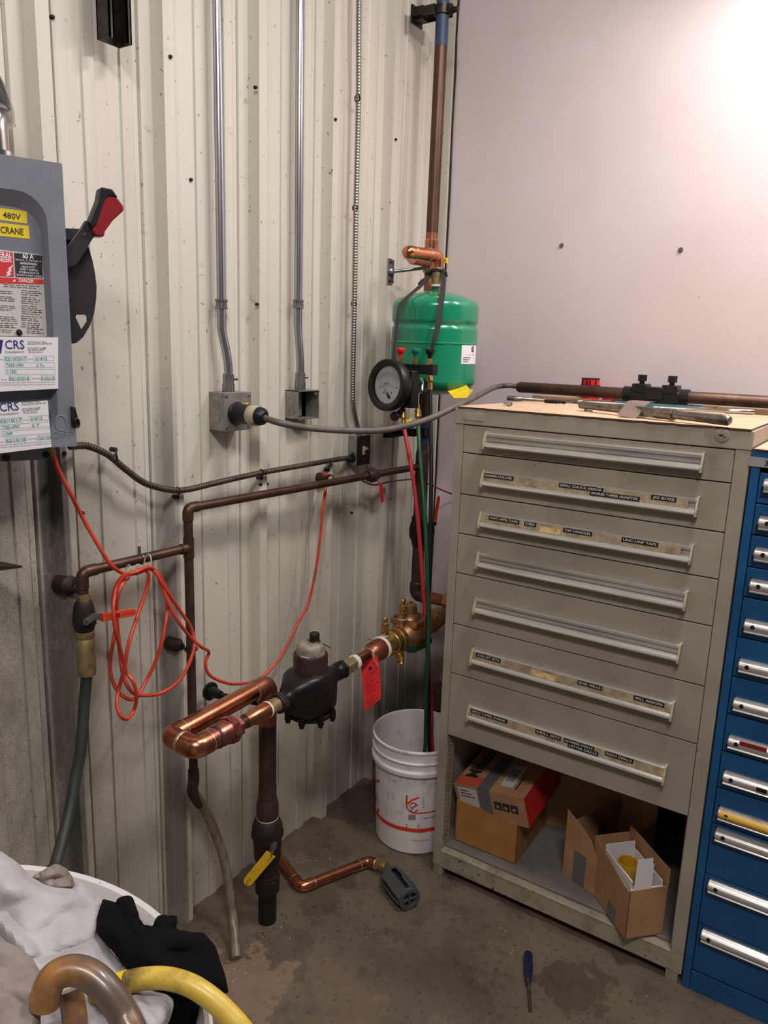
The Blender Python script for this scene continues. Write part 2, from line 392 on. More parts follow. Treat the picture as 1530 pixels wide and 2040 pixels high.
bm = t.new('ShaderNodeBump'); bm.inputs['Strength'].default_value = .3; bm.inputs['Distance'].default_value = .003; t.l.new(t.noise(40, 5, .65), bm.inputs['Height']); t.l.new(bm.outputs[0], b.inputs['Normal'])
M['floor'] = m

# ---------------------------------------------------------------- setting
BACK_Y = 2.63
WR, WF = -1.495, -1.53            # rib crest and pan of the corrugated wall
mb = MB(); mb.box((-1.75, -1.6, -.1), (2.6, BACK_Y+.1, 0))
tag(mb.build('floor', M['floor']), 'stained brown-grey concrete shop floor', kind='structure')
# profile of the ribbed sheet
prof = []
y0 = .98-.314*7
for k in range(13):
    y = y0 + k*.314 if k < 12 else y0 + k*.314
    if k > 11: break
    prof += [(y, WF), (y+.006, WR), (y+.036, WR), (y+.044, WF), (y+.057, WF), (y+.061, WF-.008), (y+.065, WF),
             (y+.124, WF), (y+.127, WF+.005), (y+.157, WF+.005), (y+.160, WF), (y+.222, WF), (y+.225, WF+.005), (y+.255, WF+.005), (y+.258, WF),
             (y+.271, WF), (y+.276, WF-.009), (y+.281, WF)]
prof = [p for p in prof if -1.55 < p[0] < BACK_Y-.02]
prof = [(-1.6, WF)]+prof+[(BACK_Y-.02, WF), (BACK_Y-.018, WR), (BACK_Y, WR)]
vs = []; fs = []
ZT = 3.9
for (y, x) in prof: vs += [(x, y, 0), (x, y, ZT)]
n = len(prof)
for (y, x) in prof: vs += [(WF-.06, y, 0), (WF-.06, y, ZT)]
for i in range(n-1):
    fs.append((2*i, 2*i+2, 2*i+3, 2*i+1)); fs.append((2*n+2*i, 2*n+2*i+1, 2*n+2*i+3, 2*n+2*i+2))
    fs.append((2*i+1, 2*i+3, 2*n+2*i+3, 2*n+2*i+1)); fs.append((2*i, 2*n+2*i, 2*n+2*i+2, 2*i+2))
fs += [(0, 1, 2*n+1, 2*n), (2*n-2, 4*n-2, 4*n-1, 2*n-1)]
mb = MB(); mb.add(vs, fs)
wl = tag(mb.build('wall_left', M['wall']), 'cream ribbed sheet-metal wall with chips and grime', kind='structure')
for px, py, xx in ((104,34,WF),(339,113,WR),(509,174,WR),(522,184,WF),(668,238,WR),(788,278,WR),(885,310,WF),(888,316,WF),(380,358,WF),(512,606,WR),(519,965,WR),(532,964,WF),(128,903,WR),(164,1022,WR),(700,1021,WF)):
    c = W(px, py, x=xx+.001); s_ = MB(); s_.cyl(c-V((.004,0,0)), c+V((.002,0,0)), .0045, n=10); s_.lathe(c+V((.002,0,0)), (1,0,0), [(0,.004),(.003,.0035),(.004,.001)], 6, smooth=False)
    s_.build('screw', M['darksteel'], wl)
mb = MB(); mb.box((WF-.06, BACK_Y, 0), (2.6, BACK_Y+.05, ZT))
wb = tag(mb.build('wall_back', M['backwall']), 'smooth pale wall panel with a lamp glow', kind='structure')
for px, py in ((1119,489),(1356,498)):
    c = W(px, py, y=BACK_Y); s_ = MB(); s_.cyl(c+V((0,.004,0)), c-V((0,.003,0)), .008, n=14); s_.cyl(c-V((0,.002,0)), c-V((0,.006,0)), .004, n=8)
    s_.build('screw', M['steel'], wb)
# ragged sealant strip in the corner
mb = MB(); pts = [V((WR+.004, BACK_Y-.004, z*.13)) + V((random.uniform(-.002,.002), 0, 0)) for z in range(30)]
mb.tube(pts, .004, 6); tag(mb.build('trim_1', M['darksteel']), 'dark sealant line in the corner', kind='structure')

# ================================================================ grey drawer cabinet
CF = 1.92; CXL, CXR = -1.035, -.268; CT = 1.484; CB = 2.605
def zc(px, py, y=CF): return W(px, py, y=y).z
cab = thing('tool_cabinet', ((CXL+CXR)/2, CF, 0), 'beige-grey steel drawer cabinet with seven drawers and an open bottom bay', 'cabinet')
dzl = [1.4385, *(zc(*p) for p in ((924.7,901.8),(918.5,984),(913,1062),(908,1140.5),(903,1242),(900,1340.6),(896,1465)))]
rz0, rz1 = zc(868,1722), zc(868,1692)
RT = rz1
mb = MB()
mb.box((CXL, CF, rz1), (CXL+.026, CF+.03, 1.44)).box((CXR-.033, CF, rz1), (CXR, CF+.03, 1.44))       # posts
mb.box((CXL, CF+.028, .05), (CXL+.004, CB, 1.44)).box((CXR-.004, CF+.028, .05), (CXR, CB, 1.44))     # sides
mb.box((CXL, CB-.004, .05), (CXR, CB, 1.44))
mb.box((CXL+.004, CF+.012, dzl[-1]+.006), (CXR-.004, CB-.004, dzl[-1]+.012))
mb.build('body', M['cabinet'], cab, bevel=.0012)
mb = MB(); mb.box((CXL-.002, CF-.003, 1.44), (CXR+.002, CB, CT)); mb.build('top_cap', M['cabinet'], cab, bevel=.002)
mb = MB(); a0, a1 = zc(925,823,CF-.004), 0
mb.box((CXL+.028, CF-.005, 1.452), (CXL+.092, CF-.003, 1.472)); mb.build('label_plate', M['cabinet'], cab, bevel=.001)
# bottom shelf, rail and feet
mb = MB(); mb.box((CXL+.004, CF+.03, .085), (CXR-.004, CB-.004, .095)).box((CXL+.004, CB-.03, .095), (CXR-.004, CB-.02, .30))
mb.build('bottom_shelf', M['shelf'], cab, bevel=.001)
mb = MB(); mb.box((CXL, CF, rz0), (CXR, CF+.032, rz1)); mb.box((CXL+.026, CF-.001, rz1), (CXR-.033, CF+.028, rz1+.004))
for k in range(26):
    x = CXL+.05+k*.026; mb.box((x, CF-.0015, rz1+.0035), (x+random.uniform(.008,.02), CF+.02, rz1+.0052))
mb.build('base_rail', M['cabinetdirty'], cab, bevel=.0015)
for x in (CXL+.012, CXR-.03):
    for ya_, yb_, zt_ in ((CF+.002, CF+.03, rz0), (CB-.05, CB-.02, .085)):
        mb = MB(); mb.box((x-.01, ya_, 0), (x+.022, yb_, zt_)); mb.build('foot', M['cabinetdirty'], cab, bevel=.001)
# perforated inner posts
mb = MB(); mb.box((CXR-.035, CF+.004, .1), (CXR-.033, CF+.05, dzl[-1])); mb.build('inner_post', M['cabinetdirty'], cab)
mb = MB(); mb.box((CXL+.026, CF+.004, .1), (CXL+.028, CF+.05, dzl[-1]))
for k in range(24):
    z = .12+k*.0155
    mb.box((CXL+.0279, CF+.012, z), (CXL+.0284, CF+.016, z+.004), mi=1).box((CXL+.0279, CF+.028, z+.007), (CXL+.0284, CF+.032, z+.011), mi=1)
mb.build('inner_post', [M['cabinetdirty'], M['ink']], cab)
mb = MB(); c = W(1439, 867, y=CF-.003); mb.lathe(c+V((0,.002,0)), (0,-1,0), [(0,.0165),(.004,.0165),(.0055,.0145),(.0055,0)], 28)
mb.mi = 1; mb.box((c.x-.007, c.y-.0045, c.z-.002), (c.x+.003, c.y-.003, c.z+.002)).box((c.x+.004,c.y-.0045,c.z-.005),(c.x+.009,c.y-.003,c.z-.003))
mb.build('lock', [M['cabinet'], M['ink']], cab)
# drawers
hl = [((968,862),(962,890)), ((960,938),(955,965)), ((954,1020),(948,1048)), ((948,1100),(943,1128)), ((945,1192),(940,1217)), ((938,1293),(932,1322)), ((934,1406),(928,1435))]
tapes = {1: [('HAMMER-HOLDER', 962,945,1025,0), ('DRILL CHUCK ARBOR', 1116,958,1205,0), ('MORSE TAPER ADAPTER', 1178,977,1278,1), ('JIG BORE', 1299,983,1350,0)],
         2: [('NAT-PIPE-TAPS', 976,1028,1037,0), ('DIES', 1046,1041,1070,0), ('TAP HANDLES', 1124,1050,1182,0), ('UNC-UNF TAPS', 1240,1070,1314,0)],
         5: [('COLLET SETS', 950,1300,1000,0), ('END MILLS', 1152,1358,1202,0), ('MILL ARBORS', 1264,1385,1327,0)],
         6: [('DILLS TAPER SHANK', 940,1417,1013,0), ('DRILL SETS', 1068,1457,1120,0), ('NUMBER DRILLS', 1125,1470,1187,0), ('LETTER DRILLS', 1133,1483,1195,1), ('INCH DRILLS', 1206,1503,1264,0)]}
HX0 = W(966, 876, y=CF-.02).x; HX1 = W(1397, 915, y=CF-.02).x
for k in range(7):
    zt, zb = dzl[k]-.0015, dzl[k+1]+.0015
    mb = MB(); mb.box((CXL+.0275, CF+.001, zb), (CXR-.0345, CF+.018, zt)); mb.box((CXL+.04, CF+.018, zb+.005), (CXR-.05, CB-.03, zt-.02))
    dr = mb.build('drawer', M['cabinet'], cab, bevel=.0012)
    zz1 = zc(*hl[k][0], CF-.012); zz0 = zc(*hl[k][1], CF-.028)
    zz0 = zz1-.040
    lab = k in tapes
    mb = MB(); Y = CF+.001
    # aluminium channel: back plate, upper lip, lower rounded grip
    mb.box((HX0, Y-.008, zz0+.006), (HX1, Y, zz1-.002))
    mb.prism([(Y, zz1), (Y-.010, zz1), (Y-.0145, zz1-.003), (Y-.0145, zz1-.009), (Y-.012, zz1-.011), (Y, zz1-.011)], HX0, HX1, Matrix(((0,0,1,0),(1,0,0,0),(0,1,0,0),(0,0,0,1))))
    pr_ = [(Y, zz0+.016), (Y-.018, zz0+.014), (Y-.026, zz0+.009), (Y-.028, zz0+.004), (Y-.025, zz0), (Y-.016, zz0-.001), (Y-.014, zz0+.003), (Y, zz0+.006)]
    fr = Matrix(((0,0,1,0),(1,0,0,0),(0,1,0,0),(0,0,0,1)))
    mb.prism(pr_, HX0, HX1, fr)
    if not lab: mb.box((HX0, Y-.012, zz0+.017), (HX1, Y-.006, zz0+.021))
    mb.mi = 1
    for xa in (HX0-.004, HX1): mb.prism([(Y, zz1+.004), (Y-.017, zz1+.002), (Y-.030, zz0+.008), (Y-.030, zz0-.003), (Y-.014, zz0-.006), (Y, zz0)], xa, xa+.006 if xa < HX1 else xa+.005, fr)
    mb.mi = 2
    for fx in (.06, .5, .93): mb.box((HX0+(HX1-HX0)*fx, Y-.0065, zz0+.019), (HX0+(HX1-HX0)*fx+.008, Y-.006, zz0+.026))
    mb.build('handle', [M['alu'], M['ivory'], M['ink']], dr, bevel=.0006)
    if lab:
        a = V((HX0+.002, Y-.0195, zz0+.0135)); z1 = zz1-.0035
        if k == 1: x1 = HX1-.018
        elif k == 2: x1 = HX1-.022
        else: x1 = HX1-.001
        mb = MB(); mb.slab((a.x, Y-.0195, a.z), (x1, Y-.0195, a.z), (x1, Y-.0155, z1), (a.x, Y-.0155, z1), .001)
        mb.build('label_card', M['stainlabel'], dr)
        d1 = V((1,0,0)); d2 = (V((0,.004,z1-a.z))).normalized(); nn = d1.cross(d2)
        p0 = V((0, Y-.0195, a.z))
        if k in (2, 5):
            q0, q1 = ((1076,1110),(1060,1128)) if 0 else ((1077,1048),(1118,1060)) if k == 2 else ((1060,1330),(1108,1345))
            xa, xb = W(*q0, y=Y-.012).x, W(*q1, y=Y-.012).x
            mb = MB(); mb.box((0,.0005,.0003),(xb-xa,.0165,.0007), frame(V((xa,p0.y,p0.z)),d1,d2)); mb.build('old_tape', M['oldtape'], dr)
        for (s_, xa, ya, xb, row) in tapes[k]:
            A, B = W(xa, ya, y=Y-.012), W(xb, ya, y=Y-.012)
            up = .0112 if row == 0 else .0012
            T = frame(V((A.x, p0.y, p0.z)) + d2*up + nn*.0006, d1, d2)
            mb = MB(); L = (B.x-A.x); mb.box((0,0,0),(L,.0112,.0008), T)
            mb.text(s_, T @ Matrix.Translation((.004,.0028,.0010)), .0058, L-.008, mi=1, bold=.012)
            mb.build('label_tape', [M['blackpl'], M['greypaper']], dr)

# ================================================================ blue cabinet
BXL = W(1350, 1935, y=CF).x
BX0 = CXR+.004; BF = CF
bl = [(1518.5,941),(1509,1003),(1500,1065.5),(1491,1129),(1482,1189),(1470.5,1269),(1459,1347.5),(1448.5,1421),(1438,1495),(1427.5,1568),(1417,1638),(1402,1739),(1388,1838),(1374.5,1930)]
bz = [zc(*p) for p in bl]; bx = sum(W(*p, y=CF).x for p in bl)/len(bl)
BT = zc(1497, 897)
bc = thing('tool_cabinet', (.12, BF, 0), 'dark blue steel drawer cabinet with round-nosed silver handles', 'cabinet')
BX1 = .52
mb = MB(); mb.box((BX0, BF, .0), (bx-.0015, BF+.03, BT)).box((BX1-.03, BF, 0), (BX1, BF+.03, BT)).box((BX0, BF+.03, 0), (BX0+.004, CB, BT)).box((BX1-.004, BF+.03, 0), (BX1, CB, BT)).box((BX0, CB-.004, 0), (BX1, CB, BT))
mb.box((BX0, BF-.002, bz[0]+.012), (BX1, CB, BT))
mb.box((BX0+.02, BF+.001, 0), (BX1, BF+.03, bz[-1]-.003)); mb.build('body', M['blue'], bc, bevel=.0015)
c = W(1503, 919, y=BF-.003)
mb = MB(); mb.box((c.x-.012, BF-.0035, c.z-.012), (c.x+.06, BF-.002, c.z+.010)); T = frame((c.x+.022, BF-.0045, c.z-.008), (1,0,0), (0,0,1)); mb.text('3', T, .012, mi=1, bold=.03)
mb.build('name_plate', [M['alu'], M['ink']], bc)
hb = [(0,955,981),(1514,1030,1055),(1505,1093,1117),(1498,1155,1181),(1485,1236,1260),(1473,1315,1339),(1462,1392,1416),(1450,1467,1491),(1440,1539,1561),(1430,1612,1632),(1423,1653,1675),(1407,1754,1778),(1392,1853,1875)]
hx = []
for k in range(13):
    zt, zb = bz[k]-.0015, bz[k+1]+.0015
    mb = MB(); mb.box((bx, BF+.002, zb), (BX1-.031, BF+.018, zt)); mb.box((bx+.01, BF+.018, zb+.005), (BX1-.045, CB-.03, zt-.01))
    dr = mb.build('drawer', M['blue'], bc, bevel=.0012)
    x = bx+.013
    z1, z0 = zc(hb[k][0] or 1523, hb[k][1], BF-.01), zc(hb[k][0] or 1523, hb[k][2], BF-.02)
    zm = (z0+z1)/2; hh = .0150
    Y = BF+.002
    pr_ = [(Y, zm+hh), (Y-.006, zm+hh)]+[(Y-.006-.016*math.sin(a), zm+hh*.85*math.cos(a)) for a in [i*math.pi/10 for i in range(1, 9)]]+[(Y-.018, zm-hh*.9), (Y-.018, zm-hh), (Y-.004, zm-hh), (Y, zm-hh*.6)]
    mb = MB(); fr = Matrix(((0,0,1,0),(1,0,0,0),(0,1,0,0),(0,0,0,1))); mb.prism(pr_, x, BX1-.045, fr, smooth=True)
    mb.mi = 1; mb.prism([(Y, zm+hh+.002), (Y-.010, zm+hh+.001), (Y-.023, zm), (Y-.02, zm-hh-.001), (Y, zm-hh-.002)], x-.003, x, fr)
    mb.lathe((x+.018, Y-.0195, zm+.002), (0,-1,.12), [(0,.0052),(.0032,.0052),(.0032,.0)], 14)
    if k == 9: mb.prism([(Y-.015, zm+hh*.82), (Y-.0215, zm+.006), (Y-.0235, zm+.0), (Y-.0205, zm-.0075), (Y-.012, zm-.004)], x+.002, BX1-.05, fr, mi=2)
    if k == 7: mb.box((x+.025, Y-.0222, zm+.004), (x+.085, Y-.017, zm+.013), mi=3)
    if k == 8: mb.box((x+.075, Y-.0235, zm-.004), (x+.098, Y-.018, zm+.006), mi=1)
    hnd = mb.build('handle', [M['alu'], M['blackpl'], M['gold'], M['darkred']], dr, sharp=30)
    if k == 9: hnd['label'] = 'handle with a gold-coloured insert'

# ================================================================ cardboard boxes in the bay
def open_box(mb, T, w, d, h, th=.004, mi=0):
    """open carton, local x width, y depth, z up, origin at a bottom corner"""
    mb.box((0,0,0),(w,d,th),T,mi).box((0,0,0),(w,th,h),T,mi).box((0,d-th,0),(w,d,h),T,mi).box((0,0,0),(th,d,h),T,mi).box((w-th,0,0),(w,d,h),T,mi)
SZ = .096
# golden carton at the left
a = W(905, 1672, z=SZ); b_ = W(1026, 1722, z=SZ); dirx = (b_-a).normalized(); dirx.z = 0
diry = V((-dirx.y, dirx.x, 0)); wbox = (b_-a).length
h1 = WP(908, 1590, a, -diry).z - SZ
T = frame(a, dirx, diry, (0,0,1))
mb = MB(); open_box(mb, T, wbox, .27, h1-.004)
mb.box((.0, 0, h1-.006), (wbox, .05, h1-.003), T)
for k in range(3): mb.add([(wbox*(.38+.05*k), -.0006, h1*.95), (wbox*(.36+.04*k), -.0010, h1*.45), (wbox*(.40+.05*k), -.0006, h1*.6)], [(0,1,2)], M=T)
gb = solo('cardboard_box', mb, M['cardgold'], 'plain golden-brown carton on the cabinet shelf under the red-ended parcel', 'box', 'cartons on the cabinet shelf', loc=a, bevel=.001)
# printed parcel resting tilted on it
p1 = W(1045, 1640, y=CF+.055)                      # bottom front right corner
pts = {k: None for k in 'abc'}
fa = W(904, 1560, y=CF+.06)                        # top front left
fb = WP(1043, 1591, fa, V((-.05,-1,0)))                        # top front right
ex = (fb-fa).normalized(); ez = V((0,0,1)); ez = (ez-ex*ex.dot(ez)).normalized(); ey = ez.cross(ex).normalized()
wl_ = (fb-fa).length; hh = .105; dd = .24
tilt = Quaternion(ex, math.radians(10)); ez2 = tilt @ ez; ey2 = tilt @ ey
T = frame(fa, ex, ey2, ez2)
pb = thing('parcel_box', T @ V((0,0,-hh)), 'brown parcel with a red end and grey tape, tilted on the golden carton', 'box', 'cartons on the cabinet shelf')
mb = MB(T); mb.box((0,0,-hh),(wl_,dd,0)); mb.mi = 1; mb.box((wl_,.0,-hh),(wl_+.0012,dd,0)).build('carton', [M['card'], M['redcard']], pb, bevel=.001)
mb = MB(T); mb.box((wl_*.345,-.0012,-.085),(wl_*.52,-.0004,.0012)).box((wl_*.345,-.0012,.0004),(wl_*.52,dd*.98,.0012)); mb.build('packing_tape', M['ducttape'], pb)
mb = MB(T)
for k in range(11):
    x = .004+k*wl_*.030; mb.add([(x,.003,.0012),(x+wl_*.018,.003,.0012),(x+wl_*.018-.012+.012,.052,.0012),(x-.0+.0,.052,.0012)], [(0,1,2,3)])
mb.text('Mitutoyo', Matrix.Translation((wl_*.24,.045,.0014)) @ Matrix.Rotation(math.radians(90),4,'Z') , wl_*.17, .20, mi=1, bold=.03)
k_ = 2
for q in range(3): 
    x = wl_*(.56+.115*q); mb.box((x,-.0010,-.062),(x+wl_*.10,-.0005,-.034), mi=1); mb.box((x+.006,-.0014,-.056),(x+wl_*.10-.008,-.0006,-.046), mi=3)
mb.box((.012,-.0012,-.072),(wl_*.33,-.0005,-.008), mi=2)
for q in range(3): mb.box((.02,-.0016,-.020-q*.010),(.05+.01*q,-.001,-.017-q*.010), mi=1)
mb.box((wl_*.60,.035,.0006),(wl_*.78,.145,.0014), mi=2)
for q in range(4): mb.box((wl_*(.63+.03*q),.06,.0015),(wl_*(.64+.03*q),.125,.0018), mi=1)
mb.box((wl_*.82,.03,.0008),(wl_*.84,.10,.0012), mi=1)
mb.build('printing', [M['orangeink'], M['ink'], M['greypaper'], M['card']], pb)
# twin tall cartons at the right, standing askew
def carton(label, cor, wdt, dpt, hgt, name='cardboard_box'):
    pass
c0 = W(1245, 1872, z=SZ); c1 = W(1192, 1797, z=SZ); c2 = W(1340, 1826, z=SZ)
d1 = (c1-c0); d1.z = 0; L1 = d1.length; d1.normalize(); d2 = V((d1.y, -d1.x, 0)); 
if d2.dot(c2-c0) < 0: d2 = -d2
L2 = (c2-c0).dot(d2)
ht = WP(1270, 1774, c0, -d1).z-SZ
L1 = max(L1, .15); 
T = frame(c0, d2, d1, (0,0,1)); Rb = thing('cardboard_box', c0, 'open brown carton holding a white card box, at the right of the shelf', 'box', 'cartons on the cabinet shelf')
mb = MB(T); W2 = .115; L1c = .20
mb.box((0,0,0),(W2,L1c,.003)).box((0,0,0),(W2,.003,ht)).box((0,L1c-.003,0),(W2,L1c,ht+.03)).box((W2-.003,0,0),(W2,L1c,ht+.05)).box((0,0,0),(.003,L1c,ht-.005))
mb.add([(0,.02,ht-.006),(0,L1c,ht-.006),(-.0,L1c,ht+.03),(.002,L1c,ht+.03),(.003,.02,ht-.006),(.003,L1c,ht-.006)], [(0,1,2),(4,3,5),(0,2,3,4)])
mb.build('carton', M['card'], Rb)
mb = MB(T); mb.box((-.0008,.055,.0),(0,.10,.05)); mb.build('packing_tape', M['ducttape'], Rb)
wbx = thing('card_box', T @ V((.01,.01,.003)), 'torn white card box with amber plastic inside, standing in the open carton', 'box')
mb = MB(T); mb.box((.008,.012,.02),(.012,.15,ht+.020)).box((.008,.148,.02),(.10,.152,ht+.035)).box((.1,.012,.02),(.104,.15,ht+.01)).box((.008,.008,.02),(.104,.012,ht-.004)); mb.box((.008,.012,.1),(.104,.15,.104))
mb.build('carton', M['whitepaper'], wbx)
mb = MB(T); mb.lathe((.052,.10,ht-.04), (0,0,1), [(0,.03),(.05,.03),(.05,.026),(.004,.026),(.004,0)], 20); mb.build('amber_cup', M['amberplastic'], wbx)
mb = MB(T); mb.box((.066,.007,ht-.022),(.104,.0082,ht-.010)); mb.box((.0,.0,0),(0.0001,.0001,.0001)); mb.build('yellow_band', M['yellow'], wbx)
mb = MB(T); mb.cyl((.085,.05,ht-.04),(.085,.047,ht+.008),.006,n=14); mb.lathe((.085,.047,ht+.008),(0,0,1),[(0,.006),(.004,.004),(.006,0)],14); mb.build('white_cap', M['whitepaper'], wbx)
a = T @ V((.016,.016,ht-.02)); 
mb = MB(T); mb.slab((.012,.004,ht-.04),(.060,.004,ht-.04),(.062,.006,ht+.088),(.016,.006,ht+.088),.001); mb.slab((.060,.0045,ht-.04),(.066,.0045,ht-.04),(.067,.0065,ht+.070),(.062,.0065,ht+.070),.001)
solo('folded_sheet', mb, M['whitepaper'], 'white folded paper sheet standing upright in the open carton', 'paper')
# second carton behind it, with flap towards the left
e0 = T @ V((-.002, L1c*.52, 0)); 
f0 = W(1190, 1793, z=SZ); f1 = W(1120, 1742, z=SZ); g1 = (f1-f0); g1.z = 0; Lf = g1.length; g1.normalize(); g2 = V((g1.y,-g1.x,0))
if g2.y < 0: g2 = -g2
T2 = frame(f0+V((-.003,.008,0)), g1, g2, (0,0,1)); h2 = WP(1195,1690, f0, -g2).z-SZ; h3 = WP(1125,1612, f1, -g2).z-SZ
sb = thing('cardboard_box', f0, 'dim open carton with a tape patch and a flap pointing up, behind the front carton', 'box', 'cartons on the cabinet shelf')
mb = MB(T2); mb.prism([(0,0),(Lf,0),(Lf,h3),(Lf*.55,h2*1.12),(Lf*.30,h2*.98),(Lf*.12,h2*.72),(0,h2*.86)], 0, .003, Matrix(((1,0,0,0),(0,0,1,0),(0,1,0,0),(0,0,0,1))))
mb.box((0,.003,0),(Lf,.26,.003)).box((Lf-.003,.003,0),(Lf,.26,h2)).box((0,.003,0),(.003,.26,h2*.9)).box((0,.257,0),(Lf,.26,h2+.04)); mb.build('carton', M['card'], sb)
mb = MB(T2); mb.box((Lf*.38,-.0008,.0),(Lf*.72,0,h2*.62)); mb.build('packing_tape', M['ducttape'], sb)
mb = MB(T2)
for k in range(5): mb.box((.02+.016*k,.03+.02*k,.02),(.034+.016*k,.06+.02*k,h2*.8+.008*(k % 3)), mi=k % 2)
mb.build('packed_parts', [M['blackpl'], M['darksteel']], sb)
# dark carton at the back
mb = MB(frame((-.80, 2.235, SZ), (.96,.26,0), (-.26,.96,0), (0,0,1))); mb.box((0,0,0),(.32,.24,.25)); 
solo('cardboard_box', mb, M['card'], 'large dim carton at the back of the shelf, behind the others', 'box', 'cartons on the cabinet shelf', bevel=.002)

# ================================================================ on top of the cabinet
def top(px, py, z): return W(px, py, z=z)
mb = MB(); n = 40; ol = []
for k in range(n+1):
    x = CXL+.008+(CXR-CXL-.012)*k/n; ol.append((x, CF-.006+random.uniform(-.002,.002)))
ol += [(CXR-.004, CF+.06), (CXR+.0, CF+.3), (CXR-.01, CB-.18), (CXL+.06, CB-.16), (CXL+.004, CF+.04)]
mb.prism(ol, CT+.0005, CT+.0045)
for i, f in enumerate(mb.f): 
    if len(f) == 4: mb.m[i] = 1
sheet = solo('cardboard_sheet', mb, [M['cardlight'], M['cardedge']], 'pale cardboard sheet covering the top of the beige-grey cabinet', 'cardboard')
mb = MB(); ol = [(BX0+.002, BF-.004), (BX0+.03, BF-.006), (BX1, BF-.004), (BX1, CB-.1), (BX0+.004, CB-.1)]
mb.prism(ol, BT+.0005, BT+.0045)
for i, f in enumerate(mb.f):
    if len(f) == 4: mb.m[i] = 1
solo('cardboard_sheet', mb, [M['cardlight'], M['cardedge']], 'pale cardboard sheet on top of the blue cabinet', 'cardboard')
TZ = CT+.0045
def rod(name, a, b, r, m, label, cat='rod', grp=None, z=None, extra=None, n=16):
    z = TZ+r if z is None else z
    A, B = W(*a, z=z), W(*b, z=z)
    mb = MB(); d = (B-A); L = d.length; mb.lathe(A, d, [(0, r*.7), (r*.3, r), (L-r*.3, r), (L, r*.7)], n)
    if extra: extra(mb, A, d.normalized(), L)
    return solo(name, mb, m, label, cat, grp)

# ---- tools lying on the cardboard
TZ = CT+.0045
def bar(mb, A, B, prof, n=16, mi=None):
    A, B = V(A), V(B); L = (B-A).length; mb.lathe(A, B-A, [(t*L, r) for t, r in prof], n, mi)
# long die stock with its clamp block
A, B = W(1031, 769, y=2.50), W(1600, 806, y=2.50); A.z = B.z = TZ+.0285
A, B = V((A.x, 2.50, TZ+.0185)), V((CXR+.10, 2.50, TZ+.0185))
A = V((W(1031, 770, y=2.50).x, 2.50, W(1031, 771, y=2.50).z)); B = V((W(1600, 804, y=2.50).x, 2.50, A.z)); ZS = A.z
ds = thing('die_stock', V((W(1305, 780, y=2.5).x, 2.50, TZ)), 'long brown-black die stock with a two-bolt clamp block, at the back of the cabinet top', 'tool')
mb = MB(); bar(mb, A, B, [(0,.014),(.01,.0185),(.99,.0185),(1,.014)], 20); mb.build('handle', M['tarnish'], ds)
xc = W(1307, 785, y=2.5).x; mb = MB()
mb.box((xc-.075, 2.475, ZS-.022), (xc+.075, 2.525, ZS+.012)); mb.cyl((xc-.10,2.5,ZS),(xc-.075,2.5,ZS),.024,n=20).cyl((xc+.075,2.5,ZS),(xc+.10,2.5,ZS),.024,n=20)
mb.box((xc-.030, 2.468, ZS-.012), (xc+.028, 2.53, ZS+.026)).box((xc-.07, 2.472, ZS+.008), (xc-.025, 2.528, ZS+.034)).box((xc+.022, 2.472, ZS+.008), (xc+.068, 2.528, ZS+.034))
mb.build('clamp_block', M['iron'], ds, bevel=.002)
for sx in (-.047, .045):
    mb = MB(); mb.cyl((xc+sx,2.5,ZS+.034),(xc+sx,2.5,ZS+.044),.008).hexa((xc+sx,2.5,ZS+.042),(xc+sx,2.5,ZS+.062),.0145); mb.build('bolt', M['iron'], ds, bevel=.001)
# big tap wrench in front
z = TZ+.017
A, B = W(1155, 806, z=z), W(1455, 838, z=z); tw = thing('tap_wrench', (A+B)/2-V((0,0,.017)), 'large steel tap wrench with a knurled sleeve and round end, nearest the front edge', 'tool')
d = (B-A).normalized(); L = (B-A).length
mb = MB(); mb.lathe(A, d, [(0,.007),(.004,.0105),(L*.34,.0110),(L*.34,.009),(L*.42,.009)], 18); mb.build('left_handle', M['tool'], tw)
mb = MB(); C = A+d*L*.50; T = frame(C, d, (0,0,1).__class__((-d.y, d.x, 0))); mb.box((-L*.12,-.013,-.0125),(L*.06,.013,.0125), T); mb.lathe(C+d*L*.06, d, [(0,.014),(L*.09,.014),(L*.09,.0155),(L*.11,.0155),(L*.11,.010)], 18); mb.build('jaw_body', M['tool'], tw, bevel=.003)
mb = MB(); mb.lathe(C+d*L*.10, d, [(0,.0105),(L*.20,.0112),(L*.34,.0125),(L*.385,.0125),(L*.398,.009),(L*.40,0)], 20); mb.build('right_handle', M['tool'], tw)
# rods
def rod(a, b, r, m, label, name='steel_rod', cat='rod', grp='steel rods and drivers on the cardboard', lift=0, prof=None, ya=None):
    z = TZ+r+lift
    A, B = (W(*a, z=z), W(*b, z=z)) if ya is None else (W(*a, y=ya), W(*b, y=ya))
    if ya is not None: A.z = B.z = z
    A.y = min(A.y, 2.57); B.y = min(B.y, 2.57)
    mb = MB(); bar(mb, A, B, [(t, r*k) for t, k in (prof or [(0,.7),(.01,1),(.99,1),(1,.7)])])
    return solo(name, mb, m, label, cat, grp)
rod((1010,793), (1255,806), .0062, M['tool'], 'thin steel socket extension running left to right in front of the die stock', 'socket_extension', 'tool', prof=[(0,.9),(.01,1.25),(.12,1.25),(.13,.8),(.55,.8),(.56,1.1),(.62,1.1),(.63,.7),(1,.7)])
rod((1085,799), (1127,802), .0055, M['blackpl'], 'short black rod on the cardboard beside the socket extension', 'black_bit', 'tool', prof=[(0,.8),(.05,1),(.6,1),(.62,.6),(.7,.9),(.8,.6),(.9,.9),(1,.6)])
rod((1290,806), (1410,816), .005, M['chrome'], 'bright steel rod, the shorter of those right of the wrench body')
rod((1300,801), (1465,812), .005, M['chrome'], 'bright steel rod, the longer one behind the others', lift=.001)
